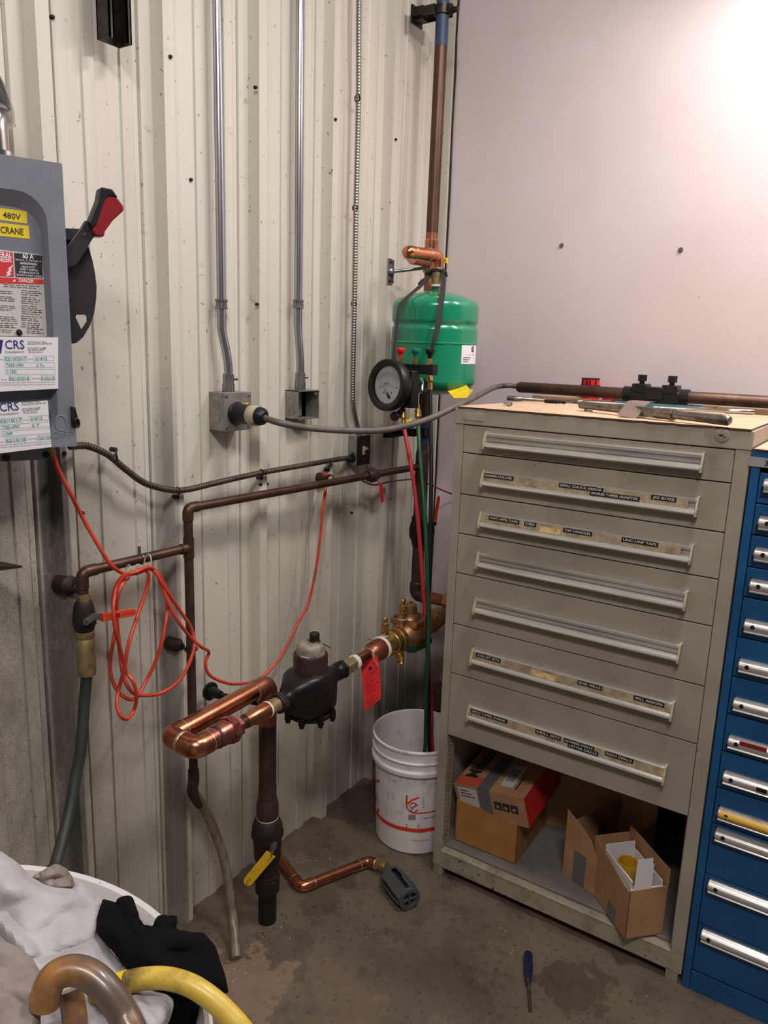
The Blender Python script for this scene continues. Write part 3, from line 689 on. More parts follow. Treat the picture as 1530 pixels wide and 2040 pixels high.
rod((1300,812), (1503,821), .0075, M['chrome'], 'bright steel rod with a dull knurled right end', prof=[(0,.6),(.01,.7),(.72,.7),(.73,1),(.98,1),(1,.7)])
rod((1240,793), (1335,800), .008, M['tool'], 'stubby stepped steel driver lying behind the tape', 'socket_driver', 'tool', prof=[(0,.8),(.02,1),(.3,1),(.32,.7),(.6,.7),(.62,1.1),(.98,1.1),(1,.8)])
z = TZ+.004; mb = MB(); a, b = W(1167,817,z=z), W(1180,819,z=z); mb.cyl(a,b,.002,n=10).cyl(a-(b-a).normalized()*.002,a,.005,n=12)
solo('screw', mb, M['chrome'], 'tiny bright screw near the front edge of the cardboard', 'screw')
mb = MB(); c = W(1012, 804, z=TZ+.007); mb.lathe(c-V((.012,0,0)), (1,-.25,0), [(0,.004),(.012,.004),(.013,.0068),(.026,.0068),(.026,.004),(.02,.004),(.02,0)], 18)
solo('socket_bit', mb, M['chrome'], 'small chrome socket at the left end of the cardboard', 'socket')
mb = MB(); tc = W(1272,818,z=TZ+.017); tc.z = 0; mb.strip([tc+V(q) for q in ((-.014,-.052,TZ+.002),(-.010,-.030,TZ+.018),(-.004,-.010,TZ+.036),(.002,.010,TZ+.040),(.008,.034,TZ+.040))], V((1,.1,0)), .050, .0008)
solo('tape_piece', mb, M['browntape'], 'piece of taupe tape stuck over the tap wrench', 'tape')
# things at the back
c = W(1176, 768, y=2.585); c.z = max(c.z-.022, TZ+.001)
mb = MB(); ztop = W(1176, 753, y=2.585).z; zb0 = TZ+.0005
mb.cyl((c.x, 2.585, zb0), (c.x, 2.585, ztop-.024), .032, mi=1).cyl((c.x,2.585,ztop-.024),(c.x,2.585,ztop-.004),.030,mi=1).lathe((c.x,2.585,ztop-.026),(0,0,1),[(0,.033),(.003,.033),(.003,.030)],24,mi=0).lathe((c.x,2.585,ztop-.004),(0,0,1),[(0,.031),(.003,.031),(.004,.028)],24,mi=0)
for k in range(9):
    a = math.pi+.2+k*.33; 
    if k in (2, 4, 5, 7): mb.box((c.x+.0305*math.cos(a)-.002,2.585+.0305*math.sin(a)-.002,ztop-.022),(c.x+.0305*math.cos(a)+.002,2.585+.0305*math.sin(a)+.002,ztop-.006), mi=0)
solo('spool', mb, [M['blackpl'], M['red']], 'red and black ribbed round spool standing behind the die stock', 'spool')
c = W(1218, 772, y=2.583); mb = MB(); mb.lathe((c.x,2.583,TZ), (0,0,1), [(0,.026),(c.z-TZ-.003,.026),(c.z-TZ,.022)], 24)
solo('round_lid', mb, M['red'], 'plain flat red lid behind the die stock', 'lid')
x0, x1 = W(1222,800,y=2.44).x, W(1402,805,y=2.44).x; mb = MB(); zt = W(1330,797,y=2.44).z
mb.box((x0,2.44,TZ+.0005),(x1,2.465,TZ+.011)); solo('tool_case', mb, M['tealbox'], 'flat teal metal case under the die stock', 'case', bevel=.002)
x0, x1 = W(1066,790,y=2.47).x, W(1218,796,y=2.47).x; mb = MB(); mb.box((x0,2.445,TZ+.0005),(x1,2.465,TZ+.012)); solo('wooden_strip', mb, M['wood'], 'short tan wooden strip left of the teal case', 'wood strip', bevel=.001)
x0, x1 = W(1404,804,y=2.47).x, CXR-.01; mb = MB(); mb.box((x0,2.445,TZ+.0005),(x1,2.465,TZ+.016)); mb.cyl((x0+.035,2.443,TZ+.009),(x0+.035,2.446,TZ+.009),.004,n=10,mi=1); solo('wooden_strip', mb, [M['wood'], M['ink']], 'tan wooden strip right of the teal case', 'wood strip', bevel=.001)

# ================================================================ electrical gear on the ribbed wall
def zip_strap(mb, p, r, xw, mi=None):
    """one-hole strap round a conduit at p, screwed to the wall"""
    p = V(p); mb.tube([p+V((r*math.cos(a), 0, r*math.sin(a))) for a in [i*math.pi/6 for i in range(12)]], .002, 6, closed=True, mi=mi)
# conduits
for (top_, c1, bx_, lab, straps) in (
    ((427,-30), (441,606), (455,768), 'thin steel conduit dropping to the box with the plug', 0),
    ((596,-30), (594,606), (598,763), 'thin steel conduit dropping to the open box', 0)):
    XC = WF+.04
    b0 = W(*bx_, x=-1.492); t0 = W(*c1, x=-1.50); tt = W(*top_, x=-1.50); tt = V((-1.50, t0.y-.004, 2.75))
    th = thing('conduit', (b0.x, b0.y, b0.z), lab, 'conduit', 'thin steel conduits on the ribbed wall')
    mb = MB(); mb.tube(smooth_path([tt, V((-1.50, t0.y-.002, 2.3)), t0, t0-V((0,0,.06)), (t0*.35+b0*.65)+V((0,0,.02)), b0+V((0,0,.05)), b0], 8), .0115, 18); mb.build('tube', M['emt'], th)
    mb = MB(); mb.cyl(t0-V((0,0,.012)), t0+V((0,0,.012)), .0145).cyl(t0-V((0,0,.012)), t0-V((0,0,.007)), .0165).cyl(t0+V((0,0,.007)), t0+V((0,0,.012)), .0165); mb.build('coupling', M['steel'], th)
    mb = MB(); mb.cyl(b0-V((0,0,.022)), b0+V((0,0,.030)), .0148).cyl(b0-V((0,0,.022)), b0+V((0,0,.004)), .0165); q = b0+V((.004,.012,.018)); mb.cyl(q, q+V((.006,.012,0)), .0045, n=10)
    mb.build('connector', M['steel'], th)
def wall_box(nm, corner_back, corner_front, right_front, zbot, label, cat):
    Bk = W(*corner_back, x=WF+.003); Xf = W(*corner_front, y=Bk.y).x; Zt = (Bk.z+W(*corner_front, y=Bk.y).z)/2
    R = W(*right_front, x=Xf); z0 = W(*zbot, x=Xf).z
    t = thing(nm, (WF, (Bk.y+R.y)/2, z0), label, cat, 'electrical boxes on the ribbed wall')
    return t, Bk.y, R.y, Xf, z0, Zt
# junction box with the plug
t, ya, yb, Xf, z0, zt = wall_box('junction_box', (415,780), (446,783), (500,781), (446,860), 'square galvanised outlet box with a heavy plug in its cover', 'electrical box')
JB1 = (ya, yb, Xf, z0, zt)
mb = MB(); mb.box((WF+.002, ya, z0), (Xf-.004, yb, zt)); 
mb.mi = 1
mb.build('back_box', [M['boxsteel'], M['ink']], t, bevel=.002)
for zz in (.32, .68):
    c = V(((WF+Xf)/2+.004, ya-.0006, z0+(zt-z0)*(1-zz))); mb = MB(); mb.lathe(c, (0,-1,0), [(0,.0125),(.0012,.0125),(.0012,.0115),(.0004,.0112),(.0004,.007),(.0010,.0068),(.0010,0)], 24); mb.build('knockout', M['boxsteel'], t)
mb = MB(); mb.box((Xf-.004, ya-.001, z0-.001), (Xf, yb+.001, zt+.001)); mb.build('cover', M['boxsteel'], t, bevel=.0015)
for yy in (ya+.009, yb-.009):
    for zz in (z0+.009, zt-.009):
        mb = MB(); mb.lathe((Xf, yy, zz), (1,0,0), [(0,.0048),(.0015,.0045),(.0022,.003),(.0022,0)], 14); mb.build('screw', M['steel'], t)
mb = MB(); mb.box((Xf, yb-.045, z0+.062), (Xf+.0012, yb-.012, z0+.072)); mb.build('yellow_sticker', M['yellow'], t)
# plug and its thick cord running over to the cabinet
pc = W(470, 823, x=Xf); pl = thing('power_plug', pc, 'black twist-lock plug with a grimy white ring and a thick grey cord', 'plug')
xe = lambda px, py: W(px, py, y=pc.y).x
e1, e2, e3 = xe(500, 826)-pc.x, xe(519, 828)-pc.x, xe(526, 829)-pc.x
ax = V((1, .0, -.02)).normalized()
mb = MB(); mb.lathe(pc, ax, [(0,.030),(.006,.031),(.010,.0275),(e1-.01,.0265),(e1,.027)], 28); mb.build('plug_shell', M['blackpl'], pl)
mb = MB(); mb.lathe(pc+ax*e1, ax, [(0,.0265),(.003,.0275),((e2-e1)*.6,.027),((e2-e1)*.8,.024)], 28); mb.build('clamp_ring', M['ivory'], pl)
mb = MB(); mb.lathe(pc+ax*(e1+(e2-e1)*.9), ax, [(0,.025),(.012,.022),(.020,.013)], 28); mb.build('strain_relief', M['blackpl'], pl)
M['cord'] = mat('grey_rubber_cord', srgb(104,94,88), .55, 0, (srgb(78,68,62), 18, .4, .7), .2, 120)
cs = pc+ax*(e2-.004)
path = [cs, WD(560,843,1.98), WD(620,853,2.03), WD(700,858,2.08), WD(770,856,2.11), WD(845,838,2.13), W(903,812,x=-1.055), W(948,790,x=-1.06), W(985,772,y=2.44), W(1012,768,y=2.49), W(1036,770,y=2.50)]
mb = MB(); mb.tube(smooth_path(path, 10), .0088, 14); mb.build('cord', M['cord'], pl)
# open box
t, ya, yb, Xf, z0, zt = wall_box('junction_box', (567,775.5), (594,780), (636,776), (594,837), 'open square galvanised box without cover or wires', 'electrical box')
mb = MB(); w_ = .0025
mb.box((WF+.002,ya,z0),(Xf,ya+w_,zt)).box((WF+.002,yb-w_,z0),(Xf,yb,zt)).box((WF+.002,ya,z0),(Xf,yb,z0+w_)).box((WF+.002,ya,zt-w_),(Xf,yb,zt)).box((WF+.002,ya,z0),(WF+.005,yb,zt))
mb.build('back_box', M['boxsteel'], t)
for zz in (.34, .70):
    c = V(((WF+Xf)/2+.004, ya-.0006, z0+(zt-z0)*(1-zz))); mb = MB(); mb.lathe(c, (0,-1,0), [(0,.0115),(.0012,.0115),(.0012,.0105),(.0004,.0102),(.0004,.0065),(.0010,.0062),(.0010,0)], 24); mb.build('knockout', M['boxsteel'], t)
for yy, zz in ((ya+.012, z0+.014), (yb-.012, zt-.012)):
    mb = MB(); mb.box((Xf-.004, yy-.008, zz-.006), (Xf-.001, yy+.008, zz+.006)).cyl((Xf-.001,yy,zz),(Xf+.002,yy,zz),.004,n=10); mb.build('mounting_ear', M['steel'], t)
# toggle switch box
t, ya, yb, Xf, z0, zt = wall_box('switch_box', (694,867), (713.5,872), (737.6,866), (713.5,927), 'small galvanised switch box with a steel cover and ivory toggle', 'switch')
SW = (ya, yb, Xf, z0, zt)
mb = MB(); mb.box((WF+.002, ya, z0), (Xf-.003, yb, zt)); mb.build('back_box', M['boxsteel'], t, bevel=.0015)
mb = MB(); mb.box((Xf-.003, ya-.002, z0-.002), (Xf, yb+.002, zt+.002)); mb.build('cover', M['darksteel'], t, bevel=.001)
ym, zm = (ya+yb)/2, (z0+zt)/2
mb = MB(); mb.box((Xf, ym-.008, zm-.014), (Xf+.001, ym+.008, zm+.014)); mb.add([(Xf,ym-.004,zm-.004),(Xf,ym+.004,zm-.004),(Xf,ym+.004,zm+.006),(Xf,ym-.004,zm+.006),(Xf+.016,ym-.003,zm+.006),(Xf+.016,ym+.003,zm+.006),(Xf+.016,ym+.003,zm+.012),(Xf+.016,ym-.003,zm+.012)],[(0,1,5,4),(1,2,6,5),(2,3,7,6),(3,0,4,7),(4,5,6,7)])
mb.build('toggle', M['ivory'], t)
for dz in (.028, -.028): mb = MB(); mb.cyl((Xf,ym,zm+dz),(Xf+.0015,ym,zm+dz),.003,n=10); mb.build('screw', M['steel'], t)
# armoured cables
def flex(path, r, n=10, pitch=.0085):
    """spiral-wound cable"""
    P = smooth_path(path, 10); out = []; tot = 0
    Ls = [0]
    for i in range(1, len(P)): Ls.append(Ls[-1]+(P[i]-P[i-1]).length)
    N = int(Ls[-1]/(pitch/4)); pts = []
    j = 0
    for k in range(N+1):
        s_ = Ls[-1]*k/N
        while j < len(Ls)-2 and Ls[j+1] < s_: j += 1
        f = (s_-Ls[j])/max(Ls[j+1]-Ls[j], 1e-6); pts.append(P[j].lerp(P[j+1], f))
    c = [0]
    def rad(u): 
        k = round(u*N) % 4
        return r*(1.0 if k in (0, 1) else .93 if k == 2 else .80)
    mb = MB(); mb.tube(pts, rad, n, smooth=True); return mb, pts
M['flexsteel'] = mat('armoured_cable_steel', srgb(158,154,150), .35, .9)
M['flexdark'] = mat('grimy_armoured_cable', srgb(96,86,76), .5, .7, (srgb(60,52,46), 20, .4, .7))
XV = WR+.010
pts = [V((XV, W(715,0,x=XV).y+.005, 2.75)), W(715,10,x=XV), W(714,200,x=XV), W(709,420,x=XV), W(706,600,x=XV), W(703,760,x=XV), W(704,810,x=XV), W(711,845,x=-1.50), V((-1.505, (SW[0]+SW[1])/2, SW[4]))]
fc = thing('armoured_cable', pts[-1], 'shiny spiral armoured cable dropping straight down to the switch box', 'cable')
mb, _ = flex(pts, .0085); mb.build('armour', M['flexsteel'], fc, sharp=0)
for q in ((712,196),(707.5,414),(705,605)):
    p = W(*q, x=XV); mb = MB(); zip_strap(mb, p, .0098, WR); mb.box((WR, p.y+.006, p.z-.005),(WR+.003,p.y+.024,p.z+.005)).cyl((WR+.002,p.y+.017,p.z),(WR+.006,p.y+.017,p.z),.0035,n=8); mb.build('strap', M['darksteel'], fc)
pts = [W(140,889,x=-1.45), W(175,889,x=-1.47), W(215,906,x=-1.475), W(250,935,x=-1.475), W(290,963,x=-1.475), W(340,976,x=-1.475), W(375,975,x=-1.475), W(430,962,x=-1.475), W(520,942,x=-1.475), W(610,926,x=-1.475), W(680,914,x=-1.478), V(((SW[2]+WF)/2, SW[0]-.012, SW[3]+.022))]
fc = thing('armoured_cable', pts[-1], 'dingy spiral armoured cable sagging from the grey safety switch to the switch box', 'cable')
mb, _ = flex(pts, .0082); mb.build('armour', M['flexdark'], fc, sharp=0)
for q in ((228,896,914),(352,990,978),(519,952,941),(653,936,920)):
    p = W(q[0], q[2], x=-1.478); mb = MB(); s_ = W(q[0], q[1], x=-1.49); mb.tube([p+V((.0,0,.009)), p+V((.009,0,.006)), p+V((.010,0,-.006)), s_+V((.003,0,.004)), s_], .0028, 6); mb.cyl(s_-V((.012,0,0)), s_+V((.004,0,0)), .006, n=12); mb.build('strap', M['darksteel'], fc)
mb = MB(); p = V(((SW[2]+WF)/2, SW[0], SW[3]+.022)); mb.cyl(p-V((0,.022,0)), p, .0115).cyl(p-V((0,.006,0)), p, .015, n=8); q = p+V((.006,-.012,.012)); mb.cyl(q, q+V((.004,0,.008)), .004, n=8); mb.build('connector', M['darksteel'], fc)
# strut channel at the top
p = W(241, 76, x=-1.47); zb = W(230, 70, x=-1.44).z
x0, x1, y0_, y1_ = WR, WR+.041, W(218,66,x=-1.455).y, W(262,70,x=-1.455).y
mb = MB(); th_ = .0035
mb.box((x0,y0_,zb),(x0+th_,y1_,2.8)).box((x0,y0_,zb),(x1,y0_+th_,2.8)).box((x0,y1_-th_,zb),(x1,y1_,2.8)).box((x1-th_,y0_,zb),(x1,y0_+.011,2.8)).box((x1-th_,y1_-.011,zb),(x1,y1_,2.8)).box((x1-.011,y0_+.008,zb),(x1,y0_+.011,2.8)).box((x1-.011,y1_-.011,zb),(x1,y1_-.008,2.8))
solo('strut_channel', mb, M['darksteel'], 'dark steel strut channel hanging into the top edge of the photo', 'channel')

# ================================================================ grey safety switch
ang = math.radians(21); E = V((math.sin(ang), math.cos(ang), 0)); Nn = V((math.cos(ang), -math.sin(ang), 0)); UP = V((0,0,1))
P0 = W(153, 889, x=-1.315); T = frame(P0, E, UP, Nn); Ti = T.inverted()
def L2(px, py, off=0):
    p = Ti @ WP(px, py, P0+Nn*off, Nn); return (p.x, p.y)
H = L2(125, 326)[1]
ss = thing('safety_switch', P0-Nn*.12, 'grey-blue safety switch cabinet with stickers and a red-tipped lever', 'switch cabinet')
WD_ = .30; DP = .135
mb = MB(T); mb.box((-WD_,0,-DP),(0,H,-.020)); mb.build('body', M['boxgrey'], ss, bevel=.002)
# cover with recessed rounded field
def rrect(x0, y0, x1, y1, r, n=6):
    o = []
    for cx_, cy_, a0 in ((x1-r,y0+r,-90),(x1-r,y1-r,0),(x0+r,y1-r,90),(x0+r,y0+r,180)):
        for k in range(n+1): a = math.radians(a0+90*k/n); o.append((cx_+r*math.cos(a), cy_+r*math.sin(a)))
    return o
xr = L2(101, 560)[0]; yt = L2(20, 377)[1]
xi = L2(96, 560)[0]-.004; yi = L2(20, 408)[1]
mb = MB(T); n_ = 28
outer = rrect(-WD_, 0, 0, H, .003); A_ = rrect(-WD_+.03, -.0+.02, xr, yt, .05); B_ = rrect(-WD_+.042, .03, xi, yi, .042)
vs = [(x,y,0) for x,y in outer]+[(x,y,0) for x,y in A_]+[(x,y,-.019) for x,y in B_]+[(x,y,-.020) for x,y in outer]
fs = []
for k in range(n_):
    j = (k+1) % n_; fs += [(k,j,n_+j,n_+k),(n_+k,n_+j,2*n_+j,2*n_+k),(3*n_+k,3*n_+j,j,k)]
fs.append(tuple(2*n_+k for k in range(n_)))
mb.add(vs, fs, True); mb.build('cover', M['boxgrey'], ss, sharp=35)
# embossed O OFF
M['emboss'] = M['boxgrey']
c = L2(121, 843); mb = MB(T); mb.tube([V((c[0]+.0125*math.cos(a)*.8, c[1]+.0145*math.sin(a), .0002)) for a in [i*math.pi/10 for i in range(20)]], .0012, 6, closed=True)
c = L2(103, 874); e = L2(144, 862); mb.text('OFF', Matrix.Translation((c[0], c[1], .0012)), .013, (e[0]-c[0]), bold=-.01); mb.build('embossed_lettering', M['boxgrey'], ss)
# stickers; local quad helper
def sticker(name, quad, off, th, m, label=None, par=ss):
    P = [L2(*q, off) for q in quad]; mb = MB(T); mb.slab(*[(p[0], p[1], off+th) for p in P], th)
    o = mb.build(name, m, par); 
    if label: o['label'] = label
    # local frame of the sticker: origin at lower left
    a, b, c_, d_ = [V((p[0], p[1], off+th+.0004)) for p in P]
    return T @ frame(a, (b-a), (d_-a)-(b-a).normalized()*((d_-a).dot((b-a).normalized()))), (b-a).length, (d_-a).length, P
q_off = -.019
F1, w1, h1_, P_ = sticker('yellow_sticker', [(-30,434),(54,446),(53,421),(-30,411)], q_off, .0006, M['yellow'])
mb = MB(); s0 = w1*(35/84); mb.text('480V', F1 @ Matrix.Translation((s0, h1_*.25, .0002)), h1_*.5, w1*(36/84), bold=.012); mb.build('printing', M['ink'], ss)
F1, w1, h1_, P_ = sticker('yellow_sticker', [(-30,467),(59,476),(57,450),(-30,441)], q_off, .0006, M['yellow'])
mb = MB(); mb.text('CRANE', F1 @ Matrix.Translation((w1*(31/89), h1_*.25, .0002)), h1_*.5, w1*(46/89), bold=.012); mb.build('printing', M['ink'], ss)
# danger panel: quad left x=-70
F1, w1, h1_, P_ = sticker('warning_sticker', [(-60,668),(94,671),(86,508),(-60,490)], q_off, .0005, M['greypaper'])
def FX(px, py, Fm):      # pixel to the sticker's own 2-D coordinates
    q = Fm.inverted() @ WP(px, py, Fm @ V((0,0,0)), Nn); return q.x, q.y
def fill(mb, Fm, corners, mi=0, z=.0003):
    ps = [FX(*c, Fm) for c in corners]; mb.add([(p[0], p[1], z) for p in ps], [tuple(range(len(ps)))], M=Fm, mi=mi)
def tx(mb, Fm, s_, p, q, h, mi=0, z=.0006, bold=.0):
    a, b = V(FX(*p, Fm)), V(FX(*q, Fm)); d = b-a; mb.text(s_, Fm @ Matrix.Translation((a.x, a.y, z)) @ Matrix.Rotation(math.atan2(d.y, d.x), 4, 'Z'), h, d.length, mi, bold)
mb = MB(); fill(mb, F1, [(-60,547),(28,551),(25,503),(-60,493)], 0); fill(mb, F1, [(-60,563),(87,566),(86,557),(-60,549)], 0)
fill(mb, F1, [(31,551),(85,554),(84,509),(28,503.5)], 1)
fill(mb, F1, [(11,550),(17,550),(23,545),(19,544),(24,538),(21,537),(27,526),(15,536),(19,537),(12,544),(16,545)], 2, .0006)
S1 = .0088
tx(mb, F1, 'FEDERAL', (-22,511),(24,513), S1, 2, bold=.02); tx(mb, F1, 'PIONEER', (-23,520),(24,522.5), S1, 2, bold=.02)
tx(mb, F1, '60 A', (45,514.5),(67,516.5), .0092, 2, bold=.02); tx(mb, F1, '600 Volts / V - 600 Volts / V', (31,518.5),(82,522.5), .0026, 2, bold=.01)
tx(mb, F1, 'switchmatic', (40,526),(74,529), .0052, 2, bold=.01); tx(mb, F1, 'HEAVY DUTY', (43,533),(71,535), .0034, 2, bold=.01); tx(mb, F1, 'SAFETY SWITCH', (40,538),(75,541), .0034, 2, bold=.01)
tx(mb, F1, 'INTERRUPTEUR DE', (38,543.5),(78,547), .0032, 2, bold=.01); tx(mb, F1, 'SECURITE A PONT CALIBRE', (33,549),(83,553), .0032, 2, bold=.01)
fill(mb, F1, [(25,560.5),(32,561),(28.5,556)], 2, .0006); tx(mb, F1, 'DANGER', (38,561.5),(67,563.5), .0058, 2, bold=.02)
random.seed(3)
def lines(mb, Fm, x0, x1, ys, xs=0, mi=1, th=.0009, words=True):
    for y in ys:
        a, b = V(FX(x0+random.uniform(0,2), y, Fm)), V(FX(x1-random.uniform(0,14), y+(x1-x0)*.05, Fm)); d = (b-a); L = d.length; d.normalize(); s_ = 0
        while s_ < L:
            w = min(random.uniform(.004,.012), L-s_); p = a+d*s_; q = a+d*(s_+w)
            mb.add([(p.x,p.y,.0005),(q.x,q.y,.0005),(q.x,q.y+th,.0005),(p.x,p.y+th,.0005)], [(0,1,2,3)], M=Fm, mi=mi); s_ += w+.0016
lines(mb, F1, 7, 86, (567,571)); lines(mb, F1, 41, 86, (579,583,587, 592,596,600,604, 609,613,617,621,625, 630,634,638, 643,647,651)); lines(mb, F1, 52, 92, (655,659,663)); lines(mb, F1, -55, 36, (577,581, 588,592,596, 606,610,614, 628,632,636, 641,645,649,654,658))
mb.build('printing', [M['redink'], M['ink'], M['whitepaper']], ss)
mb = MB(T); c = L2(42, 662, 0); mb.lathe((c[0],c[1],q_off), (0,0,1), [(0,.0055),(.004,.0052),(.006,.003),(.006,0)], 16); mb.build('cover_screw', M['ironrust'], ss)
# inspection stickers, thick laminated cards
def crs(quad, dx, dy, rot, t1, t2, off, name_lab):
    Fm, w, h, P = sticker('inspection_card', quad, off, .004, M['whitepaper'], name_lab); mb = MB()
    def m_(x, y): # from crop of first card to this card
        c_, s_ = math.cos(rot), math.sin(rot); x -= 60; y -= 725
        return (60+dx+x*c_-y*s_, 725+dy+x*s_+y*c_)
    def TX(s_, p, q, h, mi, bold=0): tx(mb, Fm, s_, m_(*p), m_(*q), h, mi, .0005, bold)
    def fl(c, mi, z=.0003): fill(mb, Fm, [m_(*k) for k in c], mi, z)
    def boxl(x0, y0, x1, y1):
        t = .35
        fl([(x0,y0+t),(x1,y0+t),(x1,y0),(x0,y0)], 1); fl([(x0,y1),(x1,y1),(x1,y1-t),(x0,y1-t)], 1); fl([(x0,y1),(x0+t,y1),(x0+t,y0),(x0,y0)], 1); fl([(x1-t,y1),(x1,y1),(x1,y0),(x1-t,y0)], 1)
    fl([(-28,703),(2,704),(6,677),(-22,676)], 0)
    TX('CRS', (11,695),(49,695), .0155, 0, .005); TX('CraneSystems', (10,703),(48,702), .0036, 3)
    TX('222 Strathmoor Way,', (55,682),(92,682), .0024, 1, .01); TX('Sherwood Park, AB T8H 2E2', (55,686),(104,685.5), .0024, 1, .01); TX('Phone 780-416-8888', (56,694.5),(92,694.5), .0024, 1, .01); TX('Fax 780-416-4757', (56,698.5),(89,698), .0024, 1, .01); TX('24 Hour Service', (57,702.5),(85,702.5), .0024, 1, .01)
    boxl(9,709.5,54,719); boxl(67,709,107.5,718.5); boxl(10,722,109,731.5); boxl(11,735,110,745.5); boxl(18,748.5,60,758); boxl(82,748,110,757)
    TX(t1[0], (10,717.5),(53,717), .0058, 2, .01); TX(t1[1], (71,717),(94,717), .0058, 2, .01); TX(t1[2], (13,730),(47,729.5), .0056, 2, .01); TX(t1[3], (73,730.5),(88,730.5), .0056, 2, .01); TX(t1[4], (15,743.5),(33,743), .0058, 2, .01)
    TX(t1[5], (19,757),(58,756.5), .0056, 2, .01); TX(t1[6], (82,756.5),(109,756), .0056, 2, .01)
    TX('W/O #', (56,716.5),(66,716.5), .0018, 1); TX('INSPECTOR', (63,755),(80,755), .0018, 1); TX('DATE', (-2,717),(7,717), .0018, 1); TX('DUE', (3,757),(14,757), .0018, 1)
    TX('This decal only that an inspection has taken place and does not indicate the crane', (-40,763.5),(110,761.5), .0015, 1, .01); TX('system is safe to use. For further information please refer to equipment log book', (-40,768),(110,766), .0015, 1, .01)
    mb.build('printing', [M['navy'], M['ink'], M['teal'], M['darksteel']], ss)
crs([(-60,783),(115,774),(115,672),(-60,670)], 0, 0, 0, ('02/10/2017','61415','TASK-URH','5 Tn','1150','03/10/2018','0155/US'), None, .0005, None)
crs([(-60,910),(102,890),(94,798),(-60,808)], -9, 121, -.07, ('03/10/17','614/15','TISE-URH','5 T','11049','02/10/18','123/155'), None, .0005, None)
# hasp on the right edge, bottom flange with screws
mb = MB(T); c = L2(143, 822); e = L2(152, 840)
mb.prism([(c[0]-.003,c[1]+.012),(c[0]+.006,c[1]+.010),(e[0]+.004,e[1]),(e[0],e[1]-.012),(c[0]-.003,e[1]-.008)], .001, .004); mb.tube([V((e[0]+.004*math.cos(a), e[1]-.002+.009*math.sin(a), .006)) for a in [i*math.pi/6 for i in range(12)]], .0018, 6, closed=True)
mb.build('hasp', M['darksteel'], ss)
mb = MB(T); a = L2(5, 920, -.05); b = L2(99, 915, -.05); a2 = L2(99, 897, -.05)
mb.prism([(a[0]-.12,a[1]),(b[0]-.004,b[1]),(b[0],b[1]+.004),(b[0],a2[1]+.01),(a[0]-.12,a2[1]+.01)], -.056, -.050); mb.build('flange', M['boxgrey'], ss, bevel=.001)
for q in ((12,912),(92,906)):
    c = L2(*q, -.05); mb = MB(T); mb.lathe((c[0],c[1],-.050), (0,0,1), [(0,.007),(.0015,.0068),(.0015,.004),(.003,.0035),(.003,0)], 14); mb.build('screw', M['darksteel'], ss)
# lever: black plate, arm and red grip standing off the right side
OFF = -.045
def poly(pts, off=OFF): return [L2(*p, off) for p in pts]
mb = MB(T)
plate = poly([(120,690),(152,683),(165,672),(178,650),(187,625),(191,598),(192,570),(189,545),(184,520),(176,492),(165,470),(120,470)], -.075)
hole = poly([(150,632),(152,627),(169,627),(173,631),(173,640),(162,657)], -.075)
mb.prism(plate, -.078, -.073); pl_ = mb.build('sector_plate', M['handleblack'], ss)
# cut the hole by boolean
cm = MB(T); cm.prism(hole, -.1, -.05); cut = cm.build('cutter', M['handleblack'], None); bo = pl_.modifiers.new('b', 'BOOLEAN'); bo.object = cut; bo.operation = 'DIFFERENCE'; bo.solver = 'EXACT'
bpy.context.view_layer.update(); me2 = bpy.data.meshes.new_from_object(pl_.evaluated_get(bpy.context.evaluated_depsgraph_get())); pl_.modifiers.clear(); pl_.data = me2; bpy.data.objects.remove(cut)
mb = MB(T); mb.prism(poly([(120,455),(160,457),(158,478),(120,480)], -.06), -.066, -.050); mb.build('stop_block', M['handleblack'], ss, bevel=.001)
mb = MB(T); mb.prism(poly([(130,535),(133,490),(160,454),(168,440),(188,440),(198,455),(180,482),(160,515),(152,528),(135,534)]), OFF-.004, OFF+.004)
ar = mb.build('lever_arm', M['handleblack'], ss, bevel=.0015)
mb = MB(T); c = L2(167, 467, OFF); mb.lathe((c[0],c[1],OFF+.004), (0,0,1), [(0,.0035),(.001,.0035),(.001,0)], 12); mb.build('rivet', M['chrome'], ar)
def loft(mb, A, B, mi=0):
    n = len(A); mb.add([tuple(a) for a in A]+[tuple(b) for b in B], [tuple(reversed(range(n))), tuple(range(n,2*n))]+[(i,(i+1)%n,n+(i+1)%n,n+i) for i in range(n)], mi=mi)
mb = MB(T)
g0 = poly([(182,465),(176,450),(192,405),(197,377),(219,380),(243,413),(243,421),(222,440),(206,462),(204,473),(190,473)])
mb.prism(g0, OFF-.014, OFF+.014); gp = mb.build('grip', M['darkred'], ss, bevel=.004, seg=3)
mb = MB(T); mb.prism(poly([(178,457),(173,445),(191,399),(195,377),(199,375),(219,379),(230,395),(214,392),(206,398),(200,412),(188,450)]), OFF-.012, OFF+.0165); mb.build('grip_back', M['blackpl'], gp, bevel=.002)
# big bent conduit entering the top of the switch
mb = MB(); c = V((-1.40, W(-12,300,x=-1.40).y, P0.z+H)); 
mb.tube(smooth_path([c, c+V((0,0,.06)), W(-2,230,x=-1.42), W(-22,170,x=-1.45), W(-60,110,x=-1.47)], 8), .026, 22); mb.cyl(c-V((0,0,.002)), c+V((0,0,.012)), .034)
solo('conduit', mb, M['chrome'], 'fat shiny bent conduit entering the top of the grey safety switch', 'conduit')
